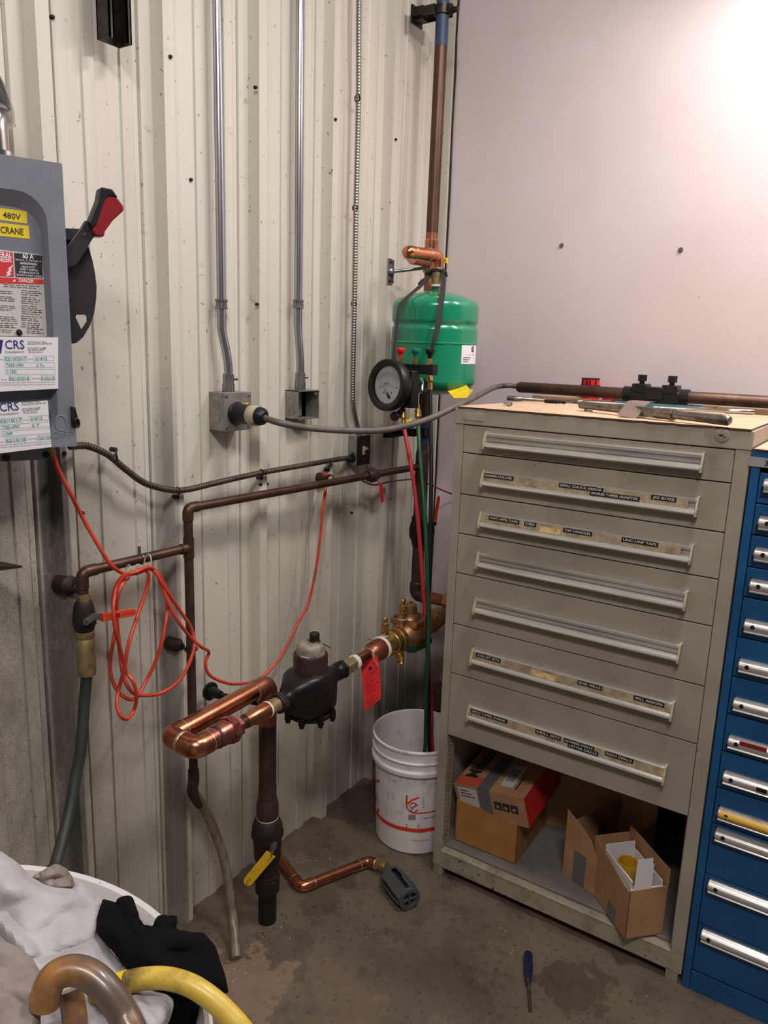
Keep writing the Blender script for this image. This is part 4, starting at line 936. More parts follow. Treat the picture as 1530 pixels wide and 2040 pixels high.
# steel bracket at the left edge
a, b, c_, d_ = W(-40,1112,x=-1.36), W(45,1127,x=-1.40), W(-40,1137,x=-1.36), W(-40,1100,x=-1.42)
mb = MB(); mb.add([tuple(p) for p in (W(-40,1130,x=-1.34), W(44,1127,x=-1.43), W(-40,1110,x=-1.50), W(-40,1142,x=-1.34), W(44,1131,x=-1.43), W(-40,1122,x=-1.50))], [(0,1,2),(5,4,3),(0,3,4,1),(1,4,5,2),(2,5,3,0)])
solo('bracket', mb, M['ironrust'], 'rusty triangular steel bracket poking in at the left edge', 'bracket')

# ================================================================ plumbing
def elbow(mb, a, b, c, r, R, cup=.018, mi=0, ring=None):
    """90-degree fitting at b between directions to a and c; slightly fatter than the pipe"""
    a, b, c = V(a), V(b), V(c); u = (a-b).normalized(); w = (c-b).normalized()
    mb.tube(fillet([b+u*(R+cup), b, b+w*(R+cup)], R, 9), r, 20, mi=mi)
    if ring is not None:
        for d in (u, w): mb.lathe(b+d*(R+cup-.001), d, [(0,r*1.0),(.0012,r*1.03),(.003,r*.93)], 20, mi=ring)
def valve_lever(parent, hub, along, out, L, w, m, mats_grip, name='lever', drop=.012, th=.003, grip0=.35, curve=.0):
    pass

# ---- standpipe rising from the floor
sx, sy = -1.318, 1.452
def sz(py, px=525): 
    d = ray(px, py); # height on the vertical axis (sx, sy)
    t = (sy/d.y); return EYE.z + d.z*t
sp = thing('standpipe', (sx, sy, 0), 'dark iron standpipe rising from the floor with a yellow-levered ball valve', 'pipe')
z1, z2, z3, z4, z5, z6 = sz(1768), sz(1742), sz(1700), sz(1650), sz(1610), sz(1585)
mb = MB(); mb.cyl((sx,sy,0),(sx,sy,z1),.0265,n=28); mb.build('floor_nipple', M['iron'], sp)
mb = MB(); mb.lathe((sx,sy,0),(0,0,1),[(z1-.006,.030),(z1,.0345),(z2,.0355),(z2+.004,.031),(z3-.012,.034),(z3,.038),(sz(1672),.040),(sz(1655),.043),(sz(1640),.0430),(sz(1628),.036),(sz(1624),.031)],28)
mb.lathe((sx,sy,z2+.002),(0,0,1),[(0,.0375),(.012,.0375)],8,smooth=False).lathe((sx,sy,sz(1662)),(0,0,1),[(0,.0455),(.020,.0455)],8,smooth=False); mb.build('ball_valve', M['ironrust'], sp)
mb = MB(); mb.lathe((sx,sy,sz(1627)),(0,0,1),[(0,.0315),(.003,.0322),(.006,.0300)],28); mb.build('thread_tape', M['ivory'], sp)
mb = MB(); mb.lathe((sx,sy,0),(0,0,1),[(sz(1622),.030),(sz(1614),.0315),(sz(1598),.0310),(sz(1590),.0285),(sz(1586),.0275)],28).cyl((sx,sy,sz(1590)),(sx,sy,sz(1560)),.0255); mb.build('adapter', M['tarnishdark'], sp)
ZA = .724; XA = -1.238
tz = .738
mb = MB(); mb.cyl((sx,sy,tz-.115),(sx,sy,tz-.045),.0250,n=28); mb.build('pipe', M['copperdull'], sp)
mb = MB(); mb.cyl((sx,sy,sz(1560)),(sx,sy,tz-.11),.0245,n=28); mb.build('pipe', M['tarnishdark'], sp)
# yellow lever
hub = WP(545, 1685, V((sx,sy,0))+V((.03,-.03,0)), V((.62,-.78,0))); tipd = WP(489, 1762, hub+V((.02,-.02,0)), V((.62,-.78,0))); n_ = V((.62,-.78,0)); n_.normalize()
st = WP(538, 1703, hub+n_*.012, n_)
mb = MB(); mb.hexa(hub-n_*.012, hub+n_*.004, .010).cyl(hub, hub+n_*.014, .006,n=12); mb.strip([hub+n_*.006, hub*.5+st*.5+n_*.004, st], V((1,0,.6)), .018, .003)
lv = mb.build('lever', M['steel'], sp, bevel=.0005)
dd_ = (tipd-st).normalized(); sd = n_.cross(dd_).normalized()
mb = MB(frame(st-dd_*.004, dd_, sd)); LL = (tipd-st).length+.006
mb.prism([(0,-.015),(0,.015),(LL-.012,.0135),(LL-.004,.009),(LL,0),(LL-.004,-.009),(LL-.012,-.0135)], -.003, .003); g = mb.build('grip', M['yellowlever'], lv, bevel=.0012)
mb = MB(frame(st-dd_*.004, dd_, sd)); fl_ = 1 if (frame(st, dd_, sd) @ V((0,0,1))-st).dot(n_) > 0 else -1
Tt = Matrix.Translation((LL-.030,-.004,fl_*.0034)) if fl_ > 0 else Matrix.Translation((LL-.030,.004,fl_*.0034)) @ Matrix.Rotation(math.pi,4,'X')
mb.text('Y C F  WATTS', Tt @ Matrix.Rotation(math.pi,4,'Z') @ Matrix.Translation((-LL+.045,-.008,0)), .008, LL*.55)
mb.build('printing', M['ironrust'], g)
# ---- new copper loop on top of it: out towards the viewer, across, and back to the meter
def yA(px, py): return W(px, py, x=XA).y
xr_, yr_ = W(335,1470,z=ZA).x, 1.145
N0 = V((sx, sy, .740)); C1 = V((W(335,1466,z=ZA).x, W(338,1468,z=ZA).y, ZA)); 
C1 = V((sx-.006, C1.y, ZA)); C2 = V((XA, C1.y, ZA)) 
cl = thing('copper_loop', N0, 'bright new copper pipe loop running from the standpipe to the water meter', 'pipe')
R = .034; rp = .0245; rf = .0268
mb = MB(); elbow(mb, N0-V((0,0,.2)), N0, C1, rf, R, .018, 0, 1); mb.build('elbow', [M['copperdull'], M['solder']], cl)
mb = MB(); mb.cyl(N0+(C1-N0).normalized()*.04, C1+(N0-C1).normalized()*.04, rp, n=32); mb.build('pipe', M['copper'], cl)
mb = MB(); elbow(mb, N0, C1, C2, rf, .030, .010, 0, 1); mb.build('elbow', [M['copper'], M['solder']], cl)
mb = MB(); elbow(mb, C1, C2, C2+V((0,1,0)), rf, .030, .010, 0, 1); mb.build('elbow', [M['copper'], M['solder']], cl)
Y = lambda px, py: V((XA, yA(px, py), ZA))
ya_ = C2.y+.034
mb = MB(); mb.cyl((XA,ya_,ZA),(XA,yA(436,1467),ZA),.0262,n=28); mb.build('pipe', M['copperflux'], cl)
y1 = yA(428,1472); mb = MB(); mb.lathe((XA,y1,ZA),(0,1,0),[(0,.0275),(.003,.0285),(.006,.0275)],28); mb.build('joint_ring', M['tarnishdark'], cl)
mb = MB(); y1, y2, y3 = yA(432,1470), yA(452,1458), yA(470,1449)
mb.lathe((XA,y1,ZA),(0,1,0),[(0,.0275),(.01,.029),(y2-y1,.0305),(y2-y1,.0)],28); mb.lathe((XA,y2,ZA),(0,1,0),[(0,.0350),(.018,.0350)],8,smooth=False); mb.lathe((XA,y2+.018,ZA),(0,1,0),[(0,.028),(.008,.026)],28).lathe((XA,y2+.024,ZA),(0,1,0),[(0,.027),(.014,.027)],6,smooth=False)
mb.build('union', M['copperflux'], cl)
mb = MB(); mb.cyl((XA,y2+.036,ZA),(XA,yA(497,1430),ZA),.0165); mb.build('nipple', M['tarnish'], cl)
mb = MB(); ya1, ya2 = yA(488,1437), yA(532,1412); mb.lathe((XA,ya1,ZA),(0,1,0),[(0,.0185),(.02,.0185),(.032,.0215),(ya2-ya1,.0215)],28); mb.build('reducer', M['copper'], cl)
mb = MB(); mb.lathe((XA,ya2-.002,ZA),(0,1,0),[(0,.0222),(.003,.0228),(.006,.0215)],28); mb.build('solder_ring', M['ptfe'], cl)
mb = MB(); ya3 = yA(562,1398); mb.cyl((XA,ya2,ZA),(XA,ya3,ZA),.0195,n=28); mb.build('tailpiece', M['dullbrass'], cl)

# ---- water meter
my = yA(618, 1370); MC = V((XA, my, ZA)); wm = thing('water_meter', MC-V((0,0,.07)), 'black cast-iron water meter with a dusty round register on top', 'water meter')
yL, yR = yA(556,1400), yA(676,1338)
mzt = W(622,1340,x=XA).z
mb = MB(); zb_ = -.058
# body as lofted sections along Y
secs = []
def sect(y, hw, zl, zh, n=24, sq=2.6):
    o = []
    for k in range(n):
        a = 2*math.pi*k/n; c, s_ = math.cos(a), math.sin(a)
        o.append((XA+hw*math.copysign(abs(c)**(2/sq), c), y, ZA+(zh+zl)/2+(zh-zl)/2*math.copysign(abs(s_)**(2/sq), s_)))
    return o
SS = [sect(yL+.012,.020,-.020,.020,sq=2), sect(yL+.030,.022,-.024,.026,sq=2.2), sect(my-.095,.030,-.040,.034,sq=2.6), sect(my-.070,.044,-.062,.046,sq=3.6), sect(my-.052,.058,-.070,.053,sq=4.6), sect(my-.030,.064,-.073,.055,sq=5), sect(my+.024,.064,-.073,.055,sq=5), sect(my+.044,.060,-.072,.053,sq=5), sect(my+.056,.050,-.066,.046,sq=4), sect(my+.062,.030,-.040,.034,sq=2.6), sect(yR-.012,.022,-.022,.022,sq=2)]
vs = [p for s_ in SS for p in s_]; fs = []
for i in range(len(SS)-1):
    for k in range(24): j = (k+1) % 24; fs.append((i*24+k, (i+1)*24+k, (i+1)*24+j, i*24+j))
fs += [tuple(range(24)), tuple(reversed(range(len(SS)*24-24, len(SS)*24)))]
mb.add(vs, fs, True); mb.build('body', M['iron'], wm, sharp=60)
mb = MB(); mb.lathe((XA,yL-.008,ZA),(0,1,0),[(0,.0255),(.003,.027),(.020,.027),(.024,.024)],24).lathe((XA,yL-.004,ZA),(0,1,0),[(0,.0285),(.012,.0285)],8,smooth=False); mb.build('inlet_nut', M['ironrust'], wm)
mb = MB(); mb.lathe((XA,yR-.018,ZA),(0,1,0),[(0,.024),(.008,.0265),(.016,.0265),(.018,.022)],24).lathe((XA,yR,ZA),(0,1,0),[(0,.0295),(.014,.0295)],6,smooth=False); mb.build('outlet_nut', M['iron'], wm)
# bottom plate with bolted lugs
mb = MB(); mb.lathe((XA,my,ZA-.083),(0,0,1),[(0,.058),(.004,.063),(.013,.064),(.015,.060)],32); mb.build('bottom_plate', M['iron'], wm)
for k in range(8):
    a = k*math.pi/4+.35; c = V((XA+.066*math.cos(a), my+.066*math.sin(a), ZA-.082)); mb = MB(); mb.cyl(c-V((0,0,.002)), c+V((0,0,.020)), .0095, n=14).hexa(c-V((0,0,.010)), c-V((0,0,.001)), .0072).hexa(c+V((0,0,.019)), c+V((0,0,.026)), .0072); mb.build('lug_bolt', M['iron'], wm)
zc0 = ZA+.050
mb = MB(); mb.lathe((XA,my,zc0-.004),(0,0,1),[(0,.050),(.006,.0475),(.050,.0475),(.053,.0455),(.053,.040),(.030,.040),(.030,0)],36); M['maroon'] = mat('maroon_plastic', srgb(50,30,30), .4, spec=.4); mb.build('register_collar', M['maroon'], wm)
mb = MB(); mb.lathe((XA,my,zc0+.020),(0,0,1),[(0,.040),(.040,.0395),(.050,.0380),(.057,.034),(.061,.026),(.063,.0)],36); dm = mb.build('register_dome', M['dirtydome'], wm)
mb = MB(); cx_, cy_ = XA+.006, my+.008; mb.lathe((cx_,cy_,zc0+.077),(0,0,1),[(0,.0165),(.006,.0165),(.008,.0140),(.026,.0140),(.028,.0125),(.028,0)],20); mb.build('cap', M['blackpl'], wm)
# small label on the dome side
nd = V((.62,-.78,0)).normalized()
def arcplate(mb, c, r, a0, a1, z0, z1, th=.0006, n=8, mi=0):
    vs = []; 
    for k in range(n+1):
        a = a0+(a1-a0)*k/n
        for rr, z in ((r,z0),(r,z1),(r+th,z1),(r+th,z0)): vs.append((c[0]+rr*math.cos(a), c[1]+rr*math.sin(a), z))
    fs = []
    for k in range(n):
        for q in range(4): fs.append((k*4+q, k*4+4+q, k*4+4+(q+1) % 4, k*4+(q+1) % 4))
    fs += [(0,1,2,3), (n*4+3,n*4+2,n*4+1,n*4)]
    mb.add(vs, fs, True, mi=mi)
av = math.atan2(-.86,.51)
mb = MB(); arcplate(mb, (XA,my), .0392, av-.60, av+.05, zc0+.050-.022+.004, zc0+.052, mi=0); 
for q in range(3): arcplate(mb, (XA,my), .0399, av-.50, av-.18+.04*q, zc0+.0475-.006*q-.002, zc0+.0475-.006*q, mi=1, n=3, th=.0002)
mb.build('register_label', [M['whitepaper'], M['ink']], wm)
mb = MB(); mb.tube([V((XA+.0490*math.cos(av-.1), my+.0490*math.sin(av-.1), zc0+.048)), V((XA+.052*math.cos(av-.35), my+.052*math.sin(av-.35), zc0+.004))], .0006, 5).build('seal_wire', M['steel'], wm)
mb = MB(); mb.tube([V((cx_+.014,cy_+.002,zc0+.082)), V((cx_+.030,cy_+.012,zc0+.074)), V((cx_+.040,cy_+.020,zc0+.066))], .0018, 6).build('seal_tab', M['darksteel'], wm)
# clamp strut from wall under the loop (dark pipe hanger)
ha = W(432,1382,x=WR+.03); hb_ = W(515,1412,x=-1.345); mb = MB(); mb.cyl((WR,ha.y,ha.z),(WR+.008,ha.y,ha.z),.026,n=18).lathe((WR+.006,ha.y,ha.z),(1,0,0),[(0,.018),(.03,.013),(.04,.011)],16); mb.cyl((WR+.04,ha.y,ha.z),(sx-.01,sy-.0,ha.z-.01),.0075); mb.tube([V((sx+.0285*math.cos(a), sy+.0285*math.sin(a), ha.z-.012)) for a in [i*math.pi/8 for i in range(16)]], .004, 6, closed=True)
solo('pipe_hanger', mb, M['iron'], 'black wall hanger with a rod holding the standpipe below the copper loop', 'hanger', loc=(WR,ha.y,ha.z))

# ---- backflow preventer with its red tag
yb0 = yR+.014
bf = thing('backflow_preventer', (XA, yA(800,1262), ZA-.05), 'golden brass backflow preventer with test cocks, between the meter and the riser', 'valve')
def seg(name, m, pts, prof, n=28, smooth=True, x=XA, z=ZA):
    mb = MB(); y0_ = pts; mb.lathe((x,y0_,z),(0,1,0),prof,n,smooth=smooth); return mb.build(name, m, bf)
p_hex, p_t1, p_cu, p_dome, p_t2, p_b1 = yb0, yA(705,1321), yA(712,1316), yA(738,1305), yA(757,1291), yA(766,1287)
seg('hex_nipple', M['dullbrass'], p_hex, [(0,.026),((p_t1-p_hex)*.55,.026),((p_t1-p_hex)*.55,.0205),(p_t1-p_hex,.0205)], 6, False)
seg('thread_tape', M['ptfe'], p_t1-.003, [(0,.0205),(.004,.0235),(.012,.0235),(.014,.0200)])
seg('copper_adapter', M['copper'], p_t1+.008, [(0,.0195),(p_dome-p_t1-.012,.0195),(p_dome-p_t1-.004,.0185)])
seg('reducer', M['copperdull'], p_dome-.008, [(0,.019),(.008,.026),(.022,.0325),(p_t2-p_dome,.0345),(p_t2-p_dome+.014,.0345)])
seg('thread_tape', M['ptfe'], p_t2, [(0,.0345),(.003,.0375),(.010,.0375),(.012,.033)])
b1 = p_t2+.010
mb = MB(); mb.lathe((XA,b1,ZA),(0,1,0),[(0,.0375),(.030,.0375)],8,smooth=False); mb.lathe((XA,b1+.028,ZA),(0,1,0),[(0,.034),(.012,.037),(.020,.0355),(.022,.038),(.048,.038),(.052,.036),(.054,.039),(.074,.038),(.082,.031)],30)
mb.build('shutoff_valve', M['brass'], bf)
b2 = b1+.104
mb = MB(); mb.lathe((XA,b2,ZA),(0,1,0),[(0,.030),(.008,.038),(.026,.053),(.050,.060),(.095,.058),(.125,.048),(.150,.038),(.175,.036)],36)
mb.lathe((XA,b2+.172,ZA),(0,1,0),[(0,.040),(.030,.040)],8,smooth=False).lathe((XA,b2+.20,ZA),(0,1,0),[(0,.034),(.03,.034),(.07,.032)],28); mb.build('check_body', M['bronze'], bf)
mb = MB(); cy_ = b2+.060; mb.box((XA-.052,cy_-.044,ZA+.034),(XA+.052,cy_+.044,ZA+.056)); mb.build('cover_plate', M['bronze'], bf, bevel=.006, seg=3)
for sx_ in (-.038,.038):
    for sy_ in (-.032,.032): mb = MB(); mb.hexa((XA+sx_,cy_+sy_,ZA+.054),(XA+sx_,cy_+sy_,ZA+.063),.0075); mb.build('cover_bolt', M['bronze'], bf)
mb = MB(); mb.lathe((XA,cy_,ZA+.053),(0,0,1),[(0,.040),(.010,.036),(.016,.026),(.018,.0235),(.045,.0205),(.050,.014),(.052,.0)],26).cyl((XA,cy_,ZA+.103),(XA,cy_,ZA+.110),.005,n=10); mb.build('relief_bonnet', M['bronze'], bf)
def cock(p, d=V((0,0,1)), s_=1.0):
    p = V(p); d = V(d).normalized(); side = V((.8,-.6,0))
    mb = MB(); mb.lathe(p, d, [(0,.0095*s_),(.006,.0120*s_),(.018*s_,.0120*s_),(.020*s_,.0085*s_),(.026*s_,.0105*s_),(.036*s_,.0105*s_),(.038*s_,.006*s_),(.046*s_,.0072*s_),(.050*s_,.0068*s_),(.053*s_,.0045*s_)],12)
    mb.lathe(p+d*.0265*s_, side, [(0,.004),(.014,.004),(.014,.006),(.018,.006)], 8)
    o = mb.build('test_cock', M['brass'], bf)
    mb = MB(); mb.lathe(p-d*.001, d, [(0,.011*s_),(.004,.0112*s_),(.0055,.0095*s_)],14); mb.build('thread_tape', M['ptfe'], o); return o
cock((XA, b1+.014, ZA+.036), s_=1.15)
mb = MB(); mb.lathe((XA,b2+.012,ZA+.026),(0,0,1),[(0,.012),(.04,.012)],8,smooth=False); mb.build('riser_nipple', M['bronze'], bf)
cock((XA, b2+.012, ZA+.062), s_=1.3)
cock((XA, b2+.165, ZA+.034), s_=1.35)
cock((XA+.018, b1+.072, ZA-.030), V((.55,-.62,-.28)), 1.25)
mb = MB(); a = W(812,1294,x=XA+.05); c = W(862,1270,x=XA+.03)
mb.slab(W(811,1287,x=XA+.055), W(828,1287,x=XA+.070), W(828,1300,x=XA+.070), W(811,1300,x=XA+.055), .003)
mb.strip([W(828,1293,x=XA+.070), W(845,1285,x=XA+.068), W(860,1275,x=XA+.066)], V((0,0,1)), .020, .003); mb.build('valve_lever', M['greenpaint'], bf)
# red inspection tag tied on
tg = thing('tag', Y(730,1308)-V((0,0,.02)), 'bright red card tag with small print, tied under the copper by the meter', 'tag')
pn = V((.75,-.66,0)).normalized(); pp = V((XA+.034, yA(738,1320), ZA-.03))
Q = [WP(*q, pp, pn) for q in ((727,1417),(759,1392),(752,1305),(719,1321))]
mb = MB(); a, b, c, d_ = Q; top_ = WP(746,1304, pp, pn)
poly_ = [a, b, WP(758,1345,pp,pn), WP(753,1308,pp,pn), WP(748,1304,pp,pn), WP(722,1318,pp,pn), WP(719,1324,pp,pn)]
nn_ = pn*.0006; mb.add([tuple(p) for p in poly_]+[tuple(p-nn_) for p in poly_], [tuple(range(7)), tuple(reversed(range(7,14)))]+[(i, 7+i, 7+(i+1)%7, (i+1)%7) for i in range(7)]); mb.build('card', M['redtag'], tg)
mb = MB(); random.seed(5)
def tline(x0, y0, x1, y1, h, mi):
    pts_ = [WP(x, y, pp+pn*.0006, pn) for x, y in ((x0,y0),(x1,y1),(x1,y1-h),(x0,y0-h))]; mb.add([tuple(p) for p in pts_], [(0,1,2,3)], mi=mi)
tline(735,1337,741,1333,5,1); tline(734,1333,740,1329,3,1)
for k in range(17):
    yy = 1348+k*4.3; x0 = 727.5+k*.25; x1 = x0+random.uniform(12,22); 
    if k == 10: continue
    x = x0
    while x < x1: w = random.uniform(2,5); tline(x, yy-(x-x0)*.62, x+w, yy-(x+w-x0)*.62, 1.3, 0); x += w+.9
mb.build('printing', [M['darkredink'], M['ink']], tg)
mb = MB(); tc = V((XA, yA(733,1308), ZA)); mb.tube([tc+V((.0225*math.cos(a), 0, .0225*math.sin(a))) for a in [i*math.pi/10 for i in range(20)]], .0012, 6, closed=True)
mb.tube([tc+V((.016,0,.016)), WP(744,1312,pp+pn*.004,pn), WP(753,1327,pp+pn*.004,pn)], .0012, 6).tube([tc+V((-.01,-.004,.021)), W(704,1302,x=XA)+V((0,0,.0)), W(700,1295,x=XA)], .001, 6)
mb.build('cable_tie', M['zip'], tg)

# ---- riser in the corner
RX, RY = -1.40, 2.36
def rz(px, py): return W(px, py, y=RY).z
rs = thing('riser_pipe', (RX, RY, rz(830,1190)), 'tall brown riser pipe in the corner, new copper near the tank, red-levered valve', 'pipe')
mb = MB(); mb.tube([V((W(881,40,y=RY).x, RY, 2.9)), V((W(881,40,y=RY).x, RY, 2.68)), V((RX, RY, rz(867,465)))], .0205, 24); mb.build('pipe', M['tarnish'], rs)
px_ = W(881,40,y=RY).x; mb = MB(); mb.tube([V((px_, RY, 2.78)), V((px_, RY, rz(880,94)))], .0208, 24, mi=0); mb.build('painted_section', M['bluepaint'], rs)
zt_ = rz(866,497); mb = MB(); mb.cyl((RX,RY,rz(867,464)),(RX,RY,rz(866,480)),.0207,n=24); mb.build('pipe', M['copperdull'], rs)
mb = MB(); mb.cyl((RX,RY,rz(866,478)),(RX,RY,rz(864,545)),.0232,n=24).lathe((RX,RY,rz(866,479)),(0,0,1),[(0,.0235),(.002,.024),(.004,.021)],24,mi=1); mb.build('tee', [M['copper'], M['solder']], rs)
mb = MB(); mb.cyl((RX,RY,rz(864,545)),(RX,RY,rz(858,600)),.0205,n=24); mb.build('pipe', M['copperdull'], rs)
# take-off loop to the tank
TXc, TYc = -1.28, 2.20
zl = ZL = W(872,510,y=TYc-.0).z
L0 = V((RX, RY, ZL-.005)); L1 = V((RX, W(815,525,x=RX).y, ZL-.005)); L2_ = V((-1.315, L1.y-.02, ZL+.004)); 
L2_ = W(812,508,x=-1.315); L2_.z = ZL; L1 = V((RX+.004, L2_.y+.004, ZL)); L3 = V((TXc, TYc, ZL))
L2_ = V((L2_.x, L2_.y, ZL)); L1 = W(822,516,x=RX+.012); L0 = V((RX, RY, L1.z)); 
mb = MB(); elbow(mb, L0, L1, L2_, .0175, .022, .006, 0); mb.cyl(L0, L1-(L1-L0).normalized()*.02, .0160,n=20); mb.build('takeoff_pipe', M['copperdull'], rs)
mb = MB(); elbow(mb, L1, L2_, L3, .0195, .022, .006, 0, 1); mb.cyl(L2_+(L3-L2_).normalized()*.02, L3-(L3-L2_).normalized()*.025, .0185, n=22); mb.build('takeoff_pipe', [M['copper'], M['solder']], rs)
mb = MB(); elbow(mb, L2_, L3, L3-V((0,0,1)), .0205, .026, .012, 0, 1); mb.build('elbow', [M['copper'], M['solder']], rs)
# black lower part of the riser
zz = lambda py: rz(840-(py-800)*.07, py)
mb = MB(); mb.cyl((RX,RY,rz(858,600)),(RX,RY,zz(895)),.0205,n=24); mb.build('pipe', M['tarnishdark'], rs)
mb = MB(); mb.cyl((RX,RY,zz(852)),(RX,RY,zz(838)),.0212,n=24).cyl((RX,RY,zz(884)),(RX,RY,zz(870)),.0212,n=24); mb.build('painted_section', M['bluepaint'], rs)
mb = MB(); mb.lathe((RX,RY,0),(0,0,1),[(zz(1025),.0225),(zz(1022),.0240),(zz(905),.0240),(zz(895),.0215)][::1],24); mb.build('tee', M['tarnishdark'], rs)
mb = MB(); mb.lathe((RX,RY,0),(0,0,1),[(zz(1085),.024),(zz(1075),.028),(zz(1066),.0345),(zz(1042),.0345),(zz(1036),.030),(zz(1028),.030),(zz(1024),.026)],8,smooth=False).lathe((RX,RY,0),(0,0,1),[(zz(1070),.034),(zz(1062),.037),(zz(1050),.037),(zz(1043),.034)],24); mb.build('ball_valve', M['iron'], rs)
hubp = W(858,1052,y=RY-.035); st = W(866,1044,y=RY-.04); tip = W(874,990,y=RY-.055)
mb = MB(); mb.cyl((RX+.02,RY-.01,hubp.z),hubp,.012,n=14).cyl(hubp-V((.004,0,.012)),hubp-V((-.012,0,.012)),.010,n=6).strip([hubp, st, W(868,1040,y=RY-.05)], V((1,0,0)), .012, .003); lv = mb.build('lever', M['darksteel'], rs)
mb = MB(); d = (tip-st).normalized(); mb.strip([W(867,1040,y=RY-.05), W(870,1015,y=RY-.053), W(874,992,y=RY-.056), W(874.5,988,y=RY-.056)], V((1,-.5,0)), lambda u: .014 if u < .9 else .008, .006); mb.build('grip', M['red'], lv, bevel=.002)
zE = rz(822,1172); zel = rz(826,1183)
mb = MB(); mb.tube([V((RX,RY,zz(1085))), V((RX,RY,zel+.05))], .0215, 24); mb.lathe((RX,RY,0),(0,0,1),[(zel+.050,.0215),(zel+.045,.025),(zel+.02,.026)],24); mb.tube(fillet([V((RX,RY,zel+.045)), V((RX,RY,zel)), V((RX+.045,RY,zel))], .035, 9), .026, 22); mb.build('elbow', M['tarnishdark'], rs)
XE = XA+.012
mb = MB(); mb.cyl((RX+.04,RY,zel),(XE-.045,RY,zel),.0215,n=24); mb.build('pipe', M['copperdull'], rs)
mb = MB(); mb.lathe((XE-.05,RY,zel),(1,0,0),[(0,.030),(.022,.030)],8,smooth=False).lathe((XE-.03,RY,zel),(1,0,0),[(0,.026),(.03,.026)],24).tube(fillet([V((XE-.01,RY,zel)), V((XE+.03,RY,zel)), V((XE+.03,RY,ZA))], .03, 8), .024, 20); mb.build('union', M['bronze'], rs)
# branch with coupling running left along the wall, red drop lever
br0 = W(832, 928, y=RY); zb1 = br0.z
tp = thing('air_line', W(372,1010,x=-1.44), 'brown tarnished copper line running along the wall and down to the floor drain hose', 'pipe')
A0 = W(374,1008,x=-1.447); Bz = V((RX-.005, RY-.022, zb1))
A0 = V((A0.x, A0.y, (A0.z+Bz.z)/2)) if abs(A0.z-Bz.z) < .03 else A0
rL = .0118; rF = .0138
Dn = V((A0.x+.0, A0.y, W(375,1560,x=A0.x).z))
mb = MB(); mb.cyl(A0+(Bz-A0).normalized()*.02, Bz, rL, n=18); mb.build('pipe', M['tarnish'], tp)
mb = MB(); elbow(mb, Bz, A0, A0-V((0,0,1)), rF, .018, .014); mb.build('elbow', M['tarnish'], tp)
TEE = W(372,1092,x=A0.x); TEE = V((A0.x, A0.y, TEE.z)); El = W(163,1139,x=A0.x-.012); El = V((El.x, El.y, (TEE.z+El.z)/2))
mb = MB(); mb.cyl(A0-V((0,0,.02)), Dn, rL, n=18); mb.build('pipe', M['tarnishdark'], tp)
mb = MB(); mb.cyl(TEE+V((0,0,.026)), TEE-V((0,0,.026)), rF, n=18).cyl(TEE, TEE+(El-TEE).normalized()*.026, rF, n=18); mb.build('tee', M['tarnish'], tp)
mb = MB(); mb.cyl(TEE, El+(TEE-El).normalized()*.02, rL, n=18); mb.build('pipe', M['tarnish'], tp)
mb = MB(); elbow(mb, TEE, El, El-V((0,0,1)), rF, .020, .016); mb.cyl(El-V((0,0,.03)), V((El.x,El.y,W(166,1190,x=El.x).z)), rL*1.02, n=18); mb.build('elbow', M['tarnish'], tp)
c = W(735,945,x=-1.43); mb = MB(); u = (Bz-A0).normalized(); P_ = A0+u*(c.y-A0.y)/u.y
mb.lathe(P_-u*.028, u, [(0,.017),(.008,.021),(.018,.021),(.020,.024),(.036,.024),(.038,.020),(.052,.018)], 20); mb.lathe(P_-u*.008, u, [(0,.0255),(.014,.0255)],6,smooth=False); mb.build('union_valve', M['tarnishdark'], tp)
q1, q2, q3 = W(751,950,x=-1.405), W(758,962,x=-1.39), W(762,1000,x=-1.39); mb = MB(); mb.cyl(P_+u*.02, q1, .006,n=10).strip([q1, W(755,958,x=-1.395), q2], V((0,1,0)), .012, .003); lv = mb.build('lever', M['steel'], tp)
mb = MB(); mb.strip([q2, (q2+q3)/2, q3], V((0,1,0)), .0125, .006); mb.build('grip', M['red'], lv, bevel=.002)
mb = MB(); p_ = W(657,960,x=-1.44); 
for yy in (.0,): mb.lathe(V((WR,p_.y+.012,p_.z+.006)), (1,0,0), [(0,.016),(.006,.016),(.010,.008),(.03,.007)], 14).tube([V((A0.x+.0135*math.cos(a), p_.y+.012, (A0.z+Bz.z)/2+.002+.0155*math.sin(a))) for a in [i*math.pi/8 for i in range(16)]], .003, 6, closed=True)
mb.build('hanger', M['ironrust'], tp)
p_ = W(357,1278,x=WF+.02); mb = MB(); mb.lathe((WR,A0.y-.004,p_.z),(1,0,0),[(-.03,.019),(.002,.019),(.008,.014),(.02,.009)],18).tube([V((A0.x+.0145*math.cos(a), A0.y+.0145*math.sin(a), p_.z)) for a in [i*math.pi/8 for i in range(16)]], .004, 6, closed=True); mb.build('hanger', M['ironrust'], tp)
p_ = W(148,1170,x=WR+.02); mb = MB(); mb.lathe((WR,p_.y,p_.z),(1,0,0),[(-.03,.023),(.004,.023),(.010,.016),(.022,.010)],18).cyl((WR+.02,p_.y,p_.z),(El.x,El.y,p_.z-.005),.010,n=12); mb.build('hanger', M['ironrust'], tp)
mb = MB(); p_ = W(283,1103,x=A0.x); t_ = (El-TEE).normalized(); pc_ = TEE+t_*((p_.y-TEE.y)/t_.y); mb.tube([pc_+V((.0132*math.cos(a)*1.0,0,.0132*math.sin(a))) for a in [i*math.pi/8 for i in range(16)]], .0018, 6, closed=True); mb.cyl(pc_+V((-.004,0,.012)), pc_+V((-.004,0,.030)), .004,n=8); mb.build('clip', M['steel'], tp)
